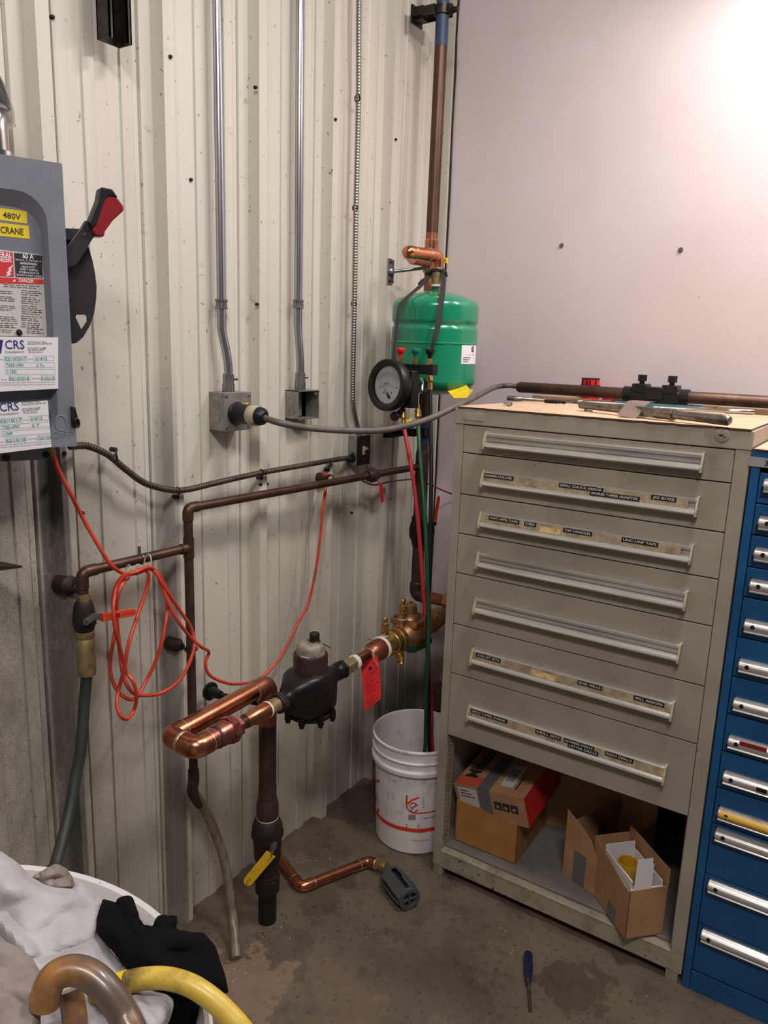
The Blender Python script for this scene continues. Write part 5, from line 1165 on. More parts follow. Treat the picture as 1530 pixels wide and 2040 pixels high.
# drain hose from the end of the line
dh = [Dn+V((0,0,.012)), Dn-V((0,0,.012)), W(385,1580,x=-1.435), W(400,1600,x=-1.43), W(425,1650,x=-1.42), W(446,1712,x=-1.40), W(458,1780,x=-1.375), W(465,1840,x=-1.34), W(471,1908,z=.012)]
h = thing('drain_hose', dh[-1], 'milky beige plastic hose draining from the brown line onto the floor', 'hose')
mb = MB(); mb.tube(smooth_path(dh[2:], 8), .0132, 14); mb.build('tube', M['milky'], h)
mb = MB(); mb.tube(smooth_path([Dn+V((0,0,.03)), Dn, W(384,1578,x=-1.437), W(399,1602,x=-1.432)], 6), .0150, 14); mb.build('sleeve', M['tarnishdark'], h)
# ball valve, orange lever and green hose at the left
VZ = lambda py: W(166, py, x=El.x).z
bv = thing('hose_valve', V((El.x, El.y, VZ(1250))), 'blackened ball valve with an orange lever above the green hose', 'valve')
mb = MB(); mb.lathe((El.x,El.y,0),(0,0,1),[(VZ(1262),.015),(VZ(1256),.020),(VZ(1246),.0235),(VZ(1225),.0245),(VZ(1208),.0215),(VZ(1200),.019),(VZ(1196),.016)],20); mb.lathe((El.x,El.y,VZ(1244)),(0,0,1),[(0,.026),(.014,.026)],8,smooth=False); mb.build('body', M['ironrust'], bv)
mb = MB(); mb.lathe((El.x,El.y,VZ(1197)),(0,0,1),[(0,.0155),(.013,.0155)],6,smooth=False).cyl((El.x,El.y,VZ(1197)),(El.x,El.y,VZ(1182)),.0135,n=18); mb.build('adapter', M['dullbrass'], bv)
n2 = V((.88,-.47,0)).normalized(); hb0 = V((El.x,El.y,VZ(1231)))+n2*.022; l1 = WP(186,1228,hb0+n2*.010,n2); l2 = WP(202,1229,hb0+n2*.010,n2); l3 = WP(207,1230,hb0+n2*.022,n2); l4 = WP(271,1218,hb0+n2*.026,n2)
mb = MB(); mb.cyl(hb0-n2*.004, hb0+n2*.012, .005, n=12).hexa(hb0+n2*.006, hb0+n2*.012, .007); mb.strip([hb0+n2*.008, l1, l2, l3], V((0,0,1)), .015, .0025); lv = mb.build('lever', M['steel'], bv)
mb = MB(); mb.strip([l2+n2*.001, l3, l3*.93+l4*.07, l3*.5+l4*.5, l4-(l4-l3).normalized()*.006, l4], V((0,0,1)), lambda u: .0195-.003*u if u < .95 else .009, .0055); gp = mb.build('grip', M['orangelever'], lv, bevel=.0015)
mb = MB(); g_ = (l4-l3).normalized(); T = frame(l3+g_*.016+n2*.0034-V((0,0,.004)), g_, V((0,0,1))); mb.box((0,0,0),(.018,.0085,.0004),T); mb.text('THB 4012', T @ Matrix.Translation((.022,.0015,.0004)), .004, .026); mb.build('printing', M['darkred'], gp)
hs = thing('hose', V((El.x,El.y,VZ(1345))), 'dark green rubber hose hanging from the ball valve with a brass sleeve', 'hose')
mb = MB(); mb.lathe((El.x,El.y,0),(0,0,1),[(VZ(1347),.0185),(VZ(1343),.0200),(VZ(1276),.0205),(VZ(1272),.018),(VZ(1268),.021),(VZ(1258),.0205),(VZ(1256),.0165)],24); mb.build('sleeve', M['dullbrass'], hs)
hp = [V((El.x,El.y,VZ(1340))), W(168,1400,x=El.x), W(161,1490,x=-1.445), W(152,1540,x=-1.44), W(140,1610,x=-1.42), W(125,1670,x=-1.395), W(110,1725,x=-1.36), W(95,1790,x=-1.32), V((W(90,1800,x=-1.32).x+.02, W(90,1800,x=-1.32).y-.03, .02))]
mb = MB(); mb.tube(smooth_path(hp, 8), .0126, 16); mb.build('tube', M['greenhose'], hs)

# ---- orange cable coil
XO = -1.412
random.seed(11)
raw = [(103,897),(118,940),(139,980),(165,1032),(204,1100),(225,1129),(251,1144),(278,1140),(297,1133),
 (319,1147),(331,1178),(333,1215),(325,1268),(309,1320),(290,1358),(271,1391),(246,1388),(225,1359),(219,1320),(225,1280),(231,1241),(225,1202),(231,1168),(246,1147),(266,1140),
 (290,1131),(306,1136),(330,1173),(361,1220),(382,1254),(386,1294),(361,1351),(322,1380),(280,1385),(257,1372),(243,1333),(236,1268),(232,1215),(238,1176),(256,1147),(275,1137),
 (291,1134),(296,1145),(293,1170),(278,1215),(257,1280),(247,1335),(237,1372),(233,1403),(241,1427),(254,1432),(267,1414),(272,1388),(266,1359),(252,1338),(240,1295),(229,1250),(226,1210),(232,1172),(248,1148),(272,1139),(295,1130),
 (312,1142),(335,1200),(356,1239),(380,1270),(400,1288),(416,1299),(409,1322),(419,1346),(453,1361),(480,1362),(510,1356),(530,1342),(554,1315),(581,1268),(597,1234),(615,1200),(630,1130),(639,1060),(645,1000),(652,955),(655,947)]
N_ = len(raw); pts = []
for i, (x, y) in enumerate(raw):
    xx = XO + .012*math.sin(i*1.7)+(.010 if i > 24 else 0)+(.012 if i > 42 else 0)
    if i < 3: xx = -1.40
    if i > 66: xx = -1.44
    if i > 70: xx = -1.455
    if i >= N_-2: xx = -1.475
    pts.append(W(x, y, x=xx))
pts.append(V((-1.516, pts[-1].y+.004, pts[-1].z-.002)))
oc = thing('cable_coil', W(280,1250,x=XO), 'orange-red cable tied in a hanging coil, running from the safety switch to a wall hole', 'cable')
mb = MB(); mb.tube(smooth_path(pts, 6), .0044, 10); mb.build('cable', M['orange'], oc)
mb = MB(); a_ = W(100,892,x=-1.395); b_ = W(107,906,x=-1.398); mb.cyl(a_+V((0,0,.008)), b_, .0052,n=12); mb.build('cable_end', M['brass'], oc)
for nm, (p, q, r_) in enumerate((((252,1130),(257,1152),.009), ((291,1108),(297,1137),.012))):
    c = (W(*p, x=XO)+W(*q, x=XO))/2; hgt = (W(*p, x=XO)-W(*q, x=XO)).length/2
    mb = MB(); mb.tube([c+V((r_*math.cos(a), .004*math.sin(a), (hgt+.003)*math.sin(a))) for a in [i*math.pi/9 for i in range(18)]], .0017, 6, closed=True); 
    if nm == 0: mb.tube([c+V((.012,0,.012)), c+V((.016,.018,.020))], .0014, 6)
    mb.build('cable_tie', M['zip'], oc)
mb = MB(); g0 = W(652,945,x=WF+.002); mb.lathe(g0, (1,0,0), [(0,.016),(.006,.016),(.010,.013),(.010,.007),(0,.007)], 20); solo('grommet', mb, M['ironrust'], 'dark grommet in the ribbed wall where the orange cable enters', 'grommet')
# thin red wire behind the riser
rw = [W(722,958,x=-1.475), W(745,966,x=-1.47), W(775,960,x=-1.47), W(815,955,x=-1.47), W(835,957,x=-1.46), V((-1.40,RY+.06,W(850,964,y=RY+.06).z)), W(880,976,y=2.50), W(897,983,y=2.56), W(925,994,y=2.59)]
mb = MB(); mb.tube(smooth_path(rw, 6), .0032, 8); solo('wire', mb, M['darkred'], 'thin dark red wire crossing behind the riser towards the cabinet', 'wire')

# ---- pipe clamp bracket at the top and the flanged rod bracket
cl_ = W(878,22,y=RY); px2 = px_
mb = MB(); yb_ = W(832,22,x=WR+.02).y
zc_ = W(880,22,y=RY).z
mb.box((WR,yb_-.01,zc_-.028),(WR+.006,RY+.03,zc_+.026)).box((WR,yb_,zc_-.020),(WR+.04,yb_+.035,zc_+.020)).box((WR,RY-.035,zc_-.012),(px2-.01,RY-.03+.004,zc_+.012)).box((WR,RY+.028,zc_-.012),(px2+.02,RY+.032,zc_+.012))
mb.lathe((px2,RY,zc_-.013),(0,0,1),[(0,.0225),(0,.0265),(.026,.0265),(.026,.0225)],24,caps=False); mb.cyl((px2+.026,RY+.01,zc_),(px2+.050,RY+.01,zc_),.009,n=10).cyl((px2+.020,RY-.0,zc_),(px2+.034,RY-.0,zc_),.016,n=14)
solo('pipe_clamp', mb, M['darksteel'], 'dark steel strut clamp gripping the riser at the top of the photo', 'clamp', loc=(WR,RY,zc_))
fb = W(775,541,x=WR); rd = W(848,535,y=RY)
mb = MB(); mb.box((WR,fb.y-.010,fb.z-.042),(WR+.003,fb.y+.014,fb.z+.042)).box((WR,fb.y+.012,fb.z-.038),(WR+.010,fb.y+.016,fb.z+.038))
mb.lathe((WR+.002,fb.y+.004,fb.z),(1,0,0),[(0,.012),(.008,.012),(.012,.008),(.016,.008)],14)
for dz in (.030,-.030): mb.cyl((WR+.003,fb.y+.002,fb.z+dz),(WR+.006,fb.y+.002,fb.z+dz),.0045,n=10,mi=1)
mb.build; 
rb = solo('rod_bracket', mb, [M['steel'], M['darksteel']], 'galvanised wall flange with a threaded rod reaching to the riser', 'bracket', loc=(WR,fb.y,fb.z))
mb = MB(); mb.cyl((WR+.010,fb.y+.004,fb.z),(RX-.004,RY-.02,W(848,535,y=RY).z),.0055,n=12)
mb.tube([V((RX+.0245*math.cos(a), RY+.0245*math.sin(a), rz(862,540))) for a in [i*math.pi/8 for i in range(16)]], .003, 6, closed=True); mb.build('rod', M['steel'], rb)
# dark strut clamp on the riser behind the hoses
zc_ = zz(860); mb = MB(); mb.box((WR,RY-.115,zc_-.018),(WR+.03,RY+.04,zc_+.018)).box((WR+.028,RY-.05,zc_-.014),(RX-.01,RY-.024,zc_+.014)).lathe((RX,RY,zc_-.014),(0,0,1),[(0,.0218),(0,.0262),(.028,.0262),(.028,.0218)],24,caps=False).box((RX+.018,RY-.034,zc_-.012),(RX+.026,RY-.014,zc_+.012))
solo('pipe_clamp', mb, M['iron'], 'black strut clamp with faded blue paint near it, holding the riser below the gauge', 'clamp', loc=(WR,RY,zc_))

# ================================================================ expansion tank
TX_, TY_ = -1.28, 2.20
zt = lambda py: W(866, py, y=TY_).z
tk = thing('expansion_tank', (TX_, TY_, zt(786)), 'glossy green round-topped expansion tank hanging from the new copper by the riser', 'tank')
Rk = .1385
prof = [(zt(787),.001),(zt(786),.03),(zt(781),.085),(zt(774),.118),(zt(768),.130),(zt(764),.1355),(zt(758),Rk),(zt(756),Rk),(zt(690),Rk),(zt(686.5),Rk),(zt(685),Rk+.0022),(zt(683),Rk+.0022),(zt(681.5),Rk),(zt(680),Rk),(zt(659),Rk),(zt(655),Rk-.0005),(zt(650),Rk-.0055),(zt(646),Rk-.0055),(zt(641),Rk-.0005),(zt(638),Rk),(zt(616),Rk),(zt(612),Rk-.0003),(zt(606),.136),(zt(601),.130),(zt(594),.108),(zt(586),.070),(zt(580),.030),(zt(578),.001)]
mb = MB(); mb.lathe((TX_,TY_,0),(0,0,1),prof,64); mb.build('shell', M['green'], tk, sharp=30)
mb = MB(); mb.lathe((TX_,TY_,0),(0,0,1),[(zt(582),.024),(zt(576),.022),(zt(571),.0135)],24); mb.build('nozzle', M['greenpaint'], tk)
mb = MB(); mb.cyl((TX_,TY_,zt(572)),(TX_,TY_,zt(540)),.0165,n=24); mb.build('nipple', M['dullbrass'], tk)
mb = MB(); mb.lathe((TX_,TY_,0),(0,0,1),[(zt(571),.018),(zt(567),.0175)],24); mb.build('thread_tape', M['ptfe'], tk)
a0, a1 = av+math.radians(38), av+math.radians(75)
zl0, zl1 = W(935,725,y=TY_).z, W(935,688,y=TY_).z
mb = MB(); arcplate(mb, (TX_,TY_), Rk+.0003, a0, a1, zl0, zl1, n=10)
for q in range(3): arcplate(mb, (TX_,TY_), Rk+.0010, a0+.05, a0+.22+.05*q, zl0+.006+.006*q, zl0+.008+.006*q, mi=1, n=3, th=.0002)
c_a = a0+(a1-a0)*.62; zc_ = zl1-.012
vs = [(TX_+(Rk+.0012)*math.cos(c_a), TY_+(Rk+.0012)*math.sin(c_a), zc_)]
for k in range(16):
    a = 2*math.pi*k/16; aa = c_a+.0095/Rk*math.cos(a); vs.append((TX_+(Rk+.0012)*math.cos(aa), TY_+(Rk+.0012)*math.sin(aa), zc_+.0095*math.sin(a)))
mb.add(vs, [(0, 1+k, 1+(k+1) % 16) for k in range(16)], mi=1)
for q in (-1, 1): arcplate(mb, (TX_,TY_), Rk+.0016, c_a-.04+.0*q, c_a+.04, zc_+q*.0022-.0008, zc_+q*.0022+.0008, mi=0, n=3, th=.0002)
arcplate(mb, (TX_,TY_), Rk+.0010, a0+.12, a1-.06, zl1-.030, zl1-.0285, mi=1, n=3, th=.0002)
mb.build('label', [M['whitepaper'], M['ink']], tk)
# yellow warning tag hanging under it
P = lambda px, py, d: WD(px, py, d)
mb = MB(); mb.add([tuple(p) for p in (P(892,779,2.40),P(930,768,2.42),P(936,776,2.38),P(943,777,2.36),P(930,793,2.34),P(905,794,2.37),P(898,786,2.39))], [(0,1,2,5,6),(2,3,4,5)])
o = solo('tag', mb, M['yellow'], 'crumpled yellow tag hanging under the green tank', 'tag'); sm = o.modifiers.new('s', 'SOLIDIFY'); sm.thickness = .0012
# yellow grip by the tee
mb = MB(); a, b = W(877,516,y=TY_+.02), W(891,521,y=TY_+.02); T = frame(a, (b-a), (0,0,1)); mb.box((-.006,-.006,-.004),((b-a).length,.010,.004), T)
y_ = solo('valve_tag', mb, M['yellow'], 'small yellow tag behind the copper elbow above the green tank', 'tag', bevel=.001)
mb = MB(); mb.text('OPEN', T @ Matrix.Translation((.001,-.002,.0046)), .0055, (b-a).length-.004, bold=.02); mb.build('printing', M['ink'], y_)

# ================================================================ test gauge kit
G = WD(773, 767, 2.27); gn = V((-.20, -.975, .08)).normalized()
gk = thing('test_gauge', G-V((0,0,.08)), 'black round-dial pressure gauge kit with red, green and black knobs, slung before the tank', 'gauge')
gx = V((0,0,1)).cross(gn).normalized(); gy = gn.cross(gx); gT = frame(G, gx, gy, gn)
mb = MB(); mb.lathe(G-gn*.036, gn, [(0,.050),(.004,.066),(.010,.071),(.026,.072),(.030,.0765),(.044,.0765),(.048,.0735),(.047,.062),(.044,.0565),(.036,.055)], 56, ref=gx, caps=False); mb.build('bezel', M['blackpl'], gk)
for k in range(6):
    a = math.pi/6+k*math.pi/3; mb = MB(gT); mb.lathe((.068*math.cos(a),.068*math.sin(a),.0115),(0,0,1),[(0,.0028),(.0008,.0028),(.0008,.001)],10); mb.build('screw', M['darksteel'], gk)
mb = MB(gT); mb.lathe((0,0,-.001),(0,0,1),[(0,.058),(.001,.058)],48)
cpx, cpy = -.001, -.022
def arc(mb, r, a0, a1, w, n=24, mi=1, z=.0012):
    vs = []; 
    for k in range(n+1):
        a = math.radians(a0+(a1-a0)*k/n)
        for rr in (r, r+w): vs.append((cpx+rr*math.cos(a), cpy+rr*math.sin(a), z))
    mb.add(vs, [(2*k,2*k+1,2*k+3,2*k+2) for k in range(n)], mi=mi)
arc(mb, .052, 38, 142, .0009)
for k in range(31):
    a = math.radians(40+100*k/30); l = .010 if k % 5 == 0 else .006
    c, s_ = math.cos(a), math.sin(a); w = .0004
    mb.add([(cpx+.0545*c-w*s_, cpy+.0545*s_+w*c, .0012),(cpx+.0545*c+w*s_, cpy+.0545*s_-w*c, .0012),(cpx+(.0545+l)*c+w*s_, cpy+(.0545+l)*s_-w*c, .0012),(cpx+(.0545+l)*c-w*s_, cpy+(.0545+l)*s_+w*c, .0012)], [(0,1,2,3)], mi=1)
for k in range(7):
    a = math.radians(130-80*k/6); mb.text(str(k*5), Matrix.Translation((cpx+.045*math.cos(a), cpy+.045*math.sin(a), .0012)), .0034, mi=1, bold=.02, center=True)
mb.text('apollo', Matrix.Translation((-.016,.000,.0012)), .010, .020, mi=1, bold=.01); mb.text('VALVES', Matrix.Translation((.007,.000,.0012)), .003, .014, mi=1); mb.text('DIFFERENTIAL PRESSURE', Matrix.Translation((-.010,-.006,.0012)), .0022, .032, mi=1); mb.text('PSID', Matrix.Translation((-.002,.016,.0012)), .0035, mi=1)
for x, y in ((-.032,-.008),(.036,-.006),(-.014,-.022),(.018,-.022)): mb.lathe((x,y,.0006),(0,0,1),[(0,.0022),(.0008,.0022)],10,mi=1)
mb.build('dial', [M['dial'], M['ink']], gk)
mb = MB(gT); a = math.radians(133); c, s_ = math.cos(a), math.sin(a)
mb.add([(cpx-.0012*s_,cpy+.0012*c,.003),(cpx+.0012*s_,cpy-.0012*c,.003),(cpx+.056*c,cpy+.056*s_,.003)], [(0,1,2)]); mb.add([(cpx-.0012*s_,cpy+.0012*c,.003),(cpx-.018*c-.006*s_,cpy-.018*s_+.006*c,.003),(cpx-.026*c+.002*s_,cpy-.026*s_-.002*c,.003),(cpx-.018*c+.005*s_,cpy-.018*s_-.005*c,.003),(cpx+.0012*s_,cpy-.0012*c,.003)], [(0,1,2,3,4)])
mb.build('needle', M['ink'], gk); mb = MB(gT); mb.lathe((cpx,cpy,.001),(0,0,1),[(0,.0035),(.003,.0035),(.0035,.002),(.0035,0)],14); mb.build('hub', M['chrome'], gk)
mb = MB(gT); mb.lathe((0,0,.006),(0,0,1),[(0,.0575),(.0012,.0575)],48); mb.build('lens', M['glass'], gk)
# rear housing, manifold bar, knobs
bx_, by_ = G.x, G.y
mb = MB(); mb.lathe(G-gn*.036, -gn, [(0,.052),(.03,.050),(.034,.040)], 32); c = G-gn*.070+gx*.030; T = frame(c, gx, (0,0,1)); mb.box((-.045,-.060,-.002),(.030,.050,.030), T); mb.build('housing', M['blackpl'], gk, bevel=.003)
YB = G.y+.075
kn = [W(797,722,y=YB), W(827,724,y=YB), W(856,726,y=YB)]; zb_ = sum(k.z for k in kn)/3
e0, e1_ = W(800,733,y=YB).x-.01, W(868,733,y=YB).x
mb = MB(); mb.box((e0,YB-.012,zb_-.030),(e1_-.012,YB+.012,zb_-.002)).box((e1_-.014,YB-.016,zb_-.032),(e1_,YB+.014,zb_-.000)); mb.build('manifold_bar', M['blackpl'], gk, bevel=.0015)
M['tealknob'] = mat('teal_knob_plastic', srgb(20,110,98), .4)
for k, (p, m_) in enumerate(zip(kn, ('red', 'tealknob', 'blackpl'))):
    mb = MB(); mb.lathe((p.x,YB,zb_-.004),(0,0,1),[(0,.0090),(.020,.0090)],6,smooth=False); ba = mb.build('valve_stem', M['brass'], gk)
    mb = MB(); mb.lathe((p.x,YB,zb_+.014),(0,0,1),[(0,.0068),(.012,.0075),(.016,.0105),(.019,.0135),(.026,.0145),(.030,.0135),(.031,.0)],20); kb = mb.build('knob', M[m_], gk); kb['label'] = ('red', 'green', 'black')[k]+' knob'
def fitting(p, q, parent):
    p, q = V(p), V(q); d = (q-p).normalized(); L = (q-p).length
    mb = MB(); mb.lathe(p, d, [(0,.0072),(L*.2,.0072),(L*.24,.0100),(L*.55,.0112),(L*.6,.0072),(L*.66,.0062),(L*.68,.0078),(L,.0078)], 16); return mb.build('hose_fitting', M['brass'], parent)
fA = (WD(803,808,2.31), WD(804,852,2.31)); fB = (WD(832,806,2.33), WD(833,850,2.33)); fC = (WD(856,738,2.35), WD(857,777,2.35))
for p, q in (fA, fB, fC): fitting(p, q, gk)
mb = MB(); p = WD(790,829,2.30); mb.lathe(p, (0,-1,0), [(0,.012),(.012,.0145),(.016,.0130),(.016,0)], 22).cyl(p+V((0,.002,0)), p+V((0.01,.02,.02)), .009); mb.build('bleed_knob', M['blackpl'], gk)
mb = MB(); p = WD(818,836,2.31); q = WD(809,840,2.30); mb.strip([WD(820,832,2.31), p, q], V((0,0,1)), .006, .003); mb.build('yellow_clip', M['yellow'], gk)
mb = MB(); p = WD(840,765,2.34); mb.tube([WD(838,752,2.34), WD(842,762,2.33), WD(841,778,2.33)], .0035, 8).lathe(WD(846,776,2.34),(.3,-1,0),[(0,.006),(.008,.006),(.008,.003)],10); mb.build('bleed_valve', M['chrome'], gk)
# strap
sp_l = [WD(868,541,2.46), WD(855,552,2.43), WD(835,572,2.385), WD(812,592,2.34), WD(797,610,2.32), WD(790,650,2.31), WD(785,700,2.30), WD(783,722,2.30)]
sp_r = [WD(878,538,2.44), WD(883,552,2.41), WD(882,575,2.355), WD(879,605,2.30), WD(873,645,2.285), WD(864,680,2.285), WD(857,706,2.30)]
mb = MB(); mb.strip(smooth_path(sp_l, 5), [V((.83,.55,.15)) if i < 16 else V((.7,.3,0)) for i in range(40)], lambda u: .018-.008*min(1, u/.7), .0016); mb.strip(smooth_path(sp_r, 5), [V((.83,.55,0))]*60, lambda u: .016 if u < .75 else .016-.04*(u-.75), .0016)
mb.tube(smooth_path([WD(852,545,2.45), WD(866,537,2.42), WD(884,540,2.43), WD(886,548,2.5), WD(866,545,2.54), WD(850,545,2.5)], 4), .006, 8)
mb.strip([WD(876,530,2.43), WD(884,544,2.42), WD(888,552,2.43)], V((1,.6,0)), .016, .002); st_ = mb.build('strap', M['webbing'], gk)
a = WD(846,559,2.445); b = WD(838,568,2.43); T = frame(a, (b-a), V((.83,.55,.3)))
mb = MB(); mb.box((-.014,-.015,-.003),(.016,.015,.004), T); mb.build('buckle', M['blackpl'], st_, bevel=.002)
# hoses dropping into the bucket
BKX, BKY = -1.195, 2.065
def hose(name, pts, m, label):
    mb = MB(); mb.tube(smooth_path(pts, 8), .0062, 12); o = solo(name, mb, m, label, 'hose', 'test hoses hanging into the bucket'); return o
h1 = [fA[1]+V((0,0,.006)), WD(812,890,2.30), WD(824,960,2.29), WD(832,1030,2.29), WD(838,1100,2.30), WD(843,1170,2.31), WD(847,1220,2.33), WD(853,1290,2.37), WD(857,1360,2.43), WD(860,1440,2.52), WD(861,1480,2.58), V((BKX+.075, BKY+.03, .10))]
h2 = [fB[1]+V((0,0,.006)), WD(836,900,2.31), WD(843,980,2.29), WD(848,1060,2.29), WD(851,1150,2.30), WD(853,1230,2.33), WD(853,1300,2.36), WD(850,1370,2.42), WD(848,1450,2.52), WD(847,1485,2.56), V((BKX+.02, BKY+.01, .10))]
h3 = [fC[1]+V((0,0,.006)), WD(858,850,2.34), WD(859,950,2.32), WD(858,1030,2.31), WD(856,1100,2.31), WD(853,1180,2.32), WD(851,1250,2.34), WD(853,1330,2.39), WD(856,1400,2.47), WD(854,1450,2.53), WD(855,1490,2.58), V((BKX+.045, BKY+.03, .10))]
hose('test_hose', h1, M['redhose'], 'red rubber test hose hanging from the gauge into the bucket')
hose('test_hose', h2, M['darkgreen'], 'green rubber test hose hanging from the gauge into the bucket')
hose('test_hose', h3, M['blackrub'], 'black rubber test hose hanging from the gauge into the bucket')

# ================================================================ bucket
bk = thing('bucket', (BKX, BKY, 0), 'white five-gallon plastic bucket with orange-red print, beside the cabinet', 'bucket')
HB = .385; r0, r1 = .1310, .1490
rr = lambda z: r0+(r1-.004-r0)*z/HB
mb = MB(); mb.lathe((BKX,BKY,0),(0,0,1),[(.0,r0-.006),(.006,r0),(HB-.092,rr(HB-.092)),(HB-.090,r1+.0045),(HB-.078,r1+.0055),(HB-.074,r1+.003),(HB-.072,r1-.003),(HB-.050,r1-.002),(HB-.048,r1+.0035),(HB-.044,r1+.0035),(HB-.042,r1-.0015),(HB-.012,r1-.001),(HB-.010,r1+.004),(HB-.003,r1+.0045),(HB,r1+.001),(HB-.003,r1-.003),(HB-.02,r1-.005),(.012,r0-.003),(.008,0)],72); mb.build('pail', M['white'], bk, sharp=25)
mb = MB(); mb.tube([V((BKX+(r1+.008)*math.cos(a), BKY+(r1+.008)*math.sin(a), HB-.058-.040*math.sin((a-av+1.9)/3.8*math.pi) if 0 <= (a-av+1.9)/3.8 <= 1 else HB-.058)) for a in [av-1.9+3.8*k/40 for k in range(41)]], .0019, 8)
# printed marks wrapped round the pail
def wrap(mb, pts, th0, mi=0, lift=.0006):
    """2-D polygon (arc length, height) wrapped on the pail"""
    vs = [(BKX+(rr(z)+lift)*math.cos(th0+s_/rr(z)), BKY+(rr(z)+lift)*math.sin(th0+s_/rr(z)), z) for s_, z in pts]; mb.add(vs, [tuple(range(len(vs)))], mi=mi)
def wband(mb, cen, w, th0, mi=0, lift=.0006):
    for i in range(len(cen)-1):
        a, b = V(cen[i]), V(cen[i+1]); d = (b-a).normalized(); nrm = V((-d.y, d.x))*w/2; e = d*w*.2
        wrap(mb, [tuple(a-e+nrm), tuple(a-e-nrm), tuple(b+e-nrm), tuple(b+e+nrm)], th0, mi, lift)
def wtext(mb, s_, x0, z0, h, w, th0, mi=1, slope=0.0, bold=0):
    vs, fs = text_mesh(s_, bold); X0 = min(v.x for v in vs); X1 = max(v.x for v in vs); kx = w/(X1-X0); k = h/.7
    out = []
    for v in vs:
        s__ = x0+(v.x-X0)*kx; z = z0+v.y*k+slope*(v.x-X0)*kx; out.append((BKX+(rr(z)+.0007)*math.cos(th0+s__/rr(z)), BKY+(rr(z)+.0007)*math.sin(th0+s__/rr(z)), z))
    mb.add(out, fs, mi=mi)
# angle of a pixel on the pail's front
def ang_at(px, py):
    d = ray(px, py); R_ = .137; best = None
    ox, oy = EYE.x-BKX, EYE.y-BKY; A = d.x**2+d.y**2; B = 2*(ox*d.x+oy*d.y); C_ = ox*ox+oy*oy-R_*R_
    t = (-B-math.sqrt(max(B*B-4*A*C_, 0)))/(2*A); p = EYE+d*t; return math.atan2(p.y-BKY, p.x-BKX), p.z
mb = MB(); th0, zr_ = ang_at(825, 1600)
def S_(px, py): a, z = ang_at(px, py); return ((a-th0)*rr(z), z)
def poly_px(pts, mi=0): wrap(mb, [S_(*p) for p in pts], th0, mi)
def band_px(pts, w, mi=0, n=4):
    q = [V((*p, 0)) for p in pts]; q = smooth_path(q, n) if len(q) > 2 else q; wband(mb, [S_(p.x, p.y) for p in q], w*1.3, th0, mi)
band_px([(747,1615),(753,1625),(765,1637),(785,1647),(808,1653),(835,1656),(858,1653),(875,1649),(895,1642)], .0110)
band_px([(811,1585),(810,1600),(813,1612),(822,1619),(840,1620),(860,1617),(885,1611)], .0036)
band_px([(811,1584),(810,1600)], .0048); band_px([(812,1601),(820,1594),(834,1588)], .0046); band_px([(818,1601),(825,1599),(832,1605)], .0036); band_px([(832,1613),(824,1619),(818,1614)], .0036)
band_px([(744,1562),(751,1556),(757,1556)], .007); band_px([(745,1566),(750,1582),(754,1600)], .0045); band_px([(744,1612),(749,1620),(754,1612)], .008)
# running figure: dark scribble
band_px([(815,1603),(820,1608),(828,1604),(822,1612),(817,1609)], .0016, 1); band_px([(745,1585),(749,1593),(745,1600),(749,1592)], .003, 1)
for k in range(6): x = 814+k*2.5; poly_px([(x,1634),(x+1.4,1634),(x+1.4,1623),(x,1623)], 1)
for k in range(5): poly_px([(842,1588+k*4.6),(870,1586+k*4.6),(870,1587.2+k*4.6),(842,1589.2+k*4.6)], 1)
for y in (1577,1582,1587): poly_px([(772,y),(786,y+3),(786,y+3.7),(772,y+.7)], 1)
for k in range(3): poly_px([(808,1642+k*3),(835,1643+k*3),(835,1644+k*3),(808,1643+k*3)], 1)
a = S_(758,1623); wtext(mb, 'www.chemcor.com', a[0], a[1], .0035, .030, th0, 2, -.35, .01)
a = S_(843,1632); wtext(mb, 'CHEM-CREST', a[0], a[1], .0045, .040, th0, 1, .03, .01)
a = S_(820,1677); wtext(mb, 'Proudly Canadian', a[0], a[1], .0062, .060, th0, 0, .0, .01)
mb.build('printing', [M['orangeink'], M['ink'], M['navy']], bk)

# ================================================================ on the floor
r_ = .0172; 
q = [W(548,1698,z=r_), W(600,1768,z=r_), W(735,1716,z=r_), W(765,1727,z=.03)]
fp = thing('copper_pipe', q[1]-V((0,0,r_)), 'bent copper drain pipe lying on the concrete behind the standpipe', 'pipe')
ctr = q[1]
mb = MB(); mb.cyl(q[0], q[1]+(q[0]-q[1]).normalized()*.04, r_*.93, n=22); mb.build('tube', M['copper'], fp)
mb = MB(); elbow(mb, q[0], q[1], q[2], r_, .030, .014, 0, 1); mb.build('elbow', [M['copper'], M['solder']], fp)
mb = MB(); mb.cyl(q[1]+(q[2]-q[1]).normalized()*.04, q[2]+(q[1]-q[2]).normalized()*.03, r_*.93, n=22); mb.build('tube', M['copper'], fp)
mb = MB(); elbow(mb, q[1], q[2], q[3], r_, .024, .010, 0, 1); mb.build('elbow', [M['copper'], M['solder']], fp)
dF = (q[3]-q[2]).normalized(); mb = MB(); mb.cyl(q[3]-dF*.012, q[3]+dF*.012, .0165).cyl(q[3]-dF*.002, q[3]+dF*.010, .0195, n=6); mb.build('adapter', M['brass'], fp)
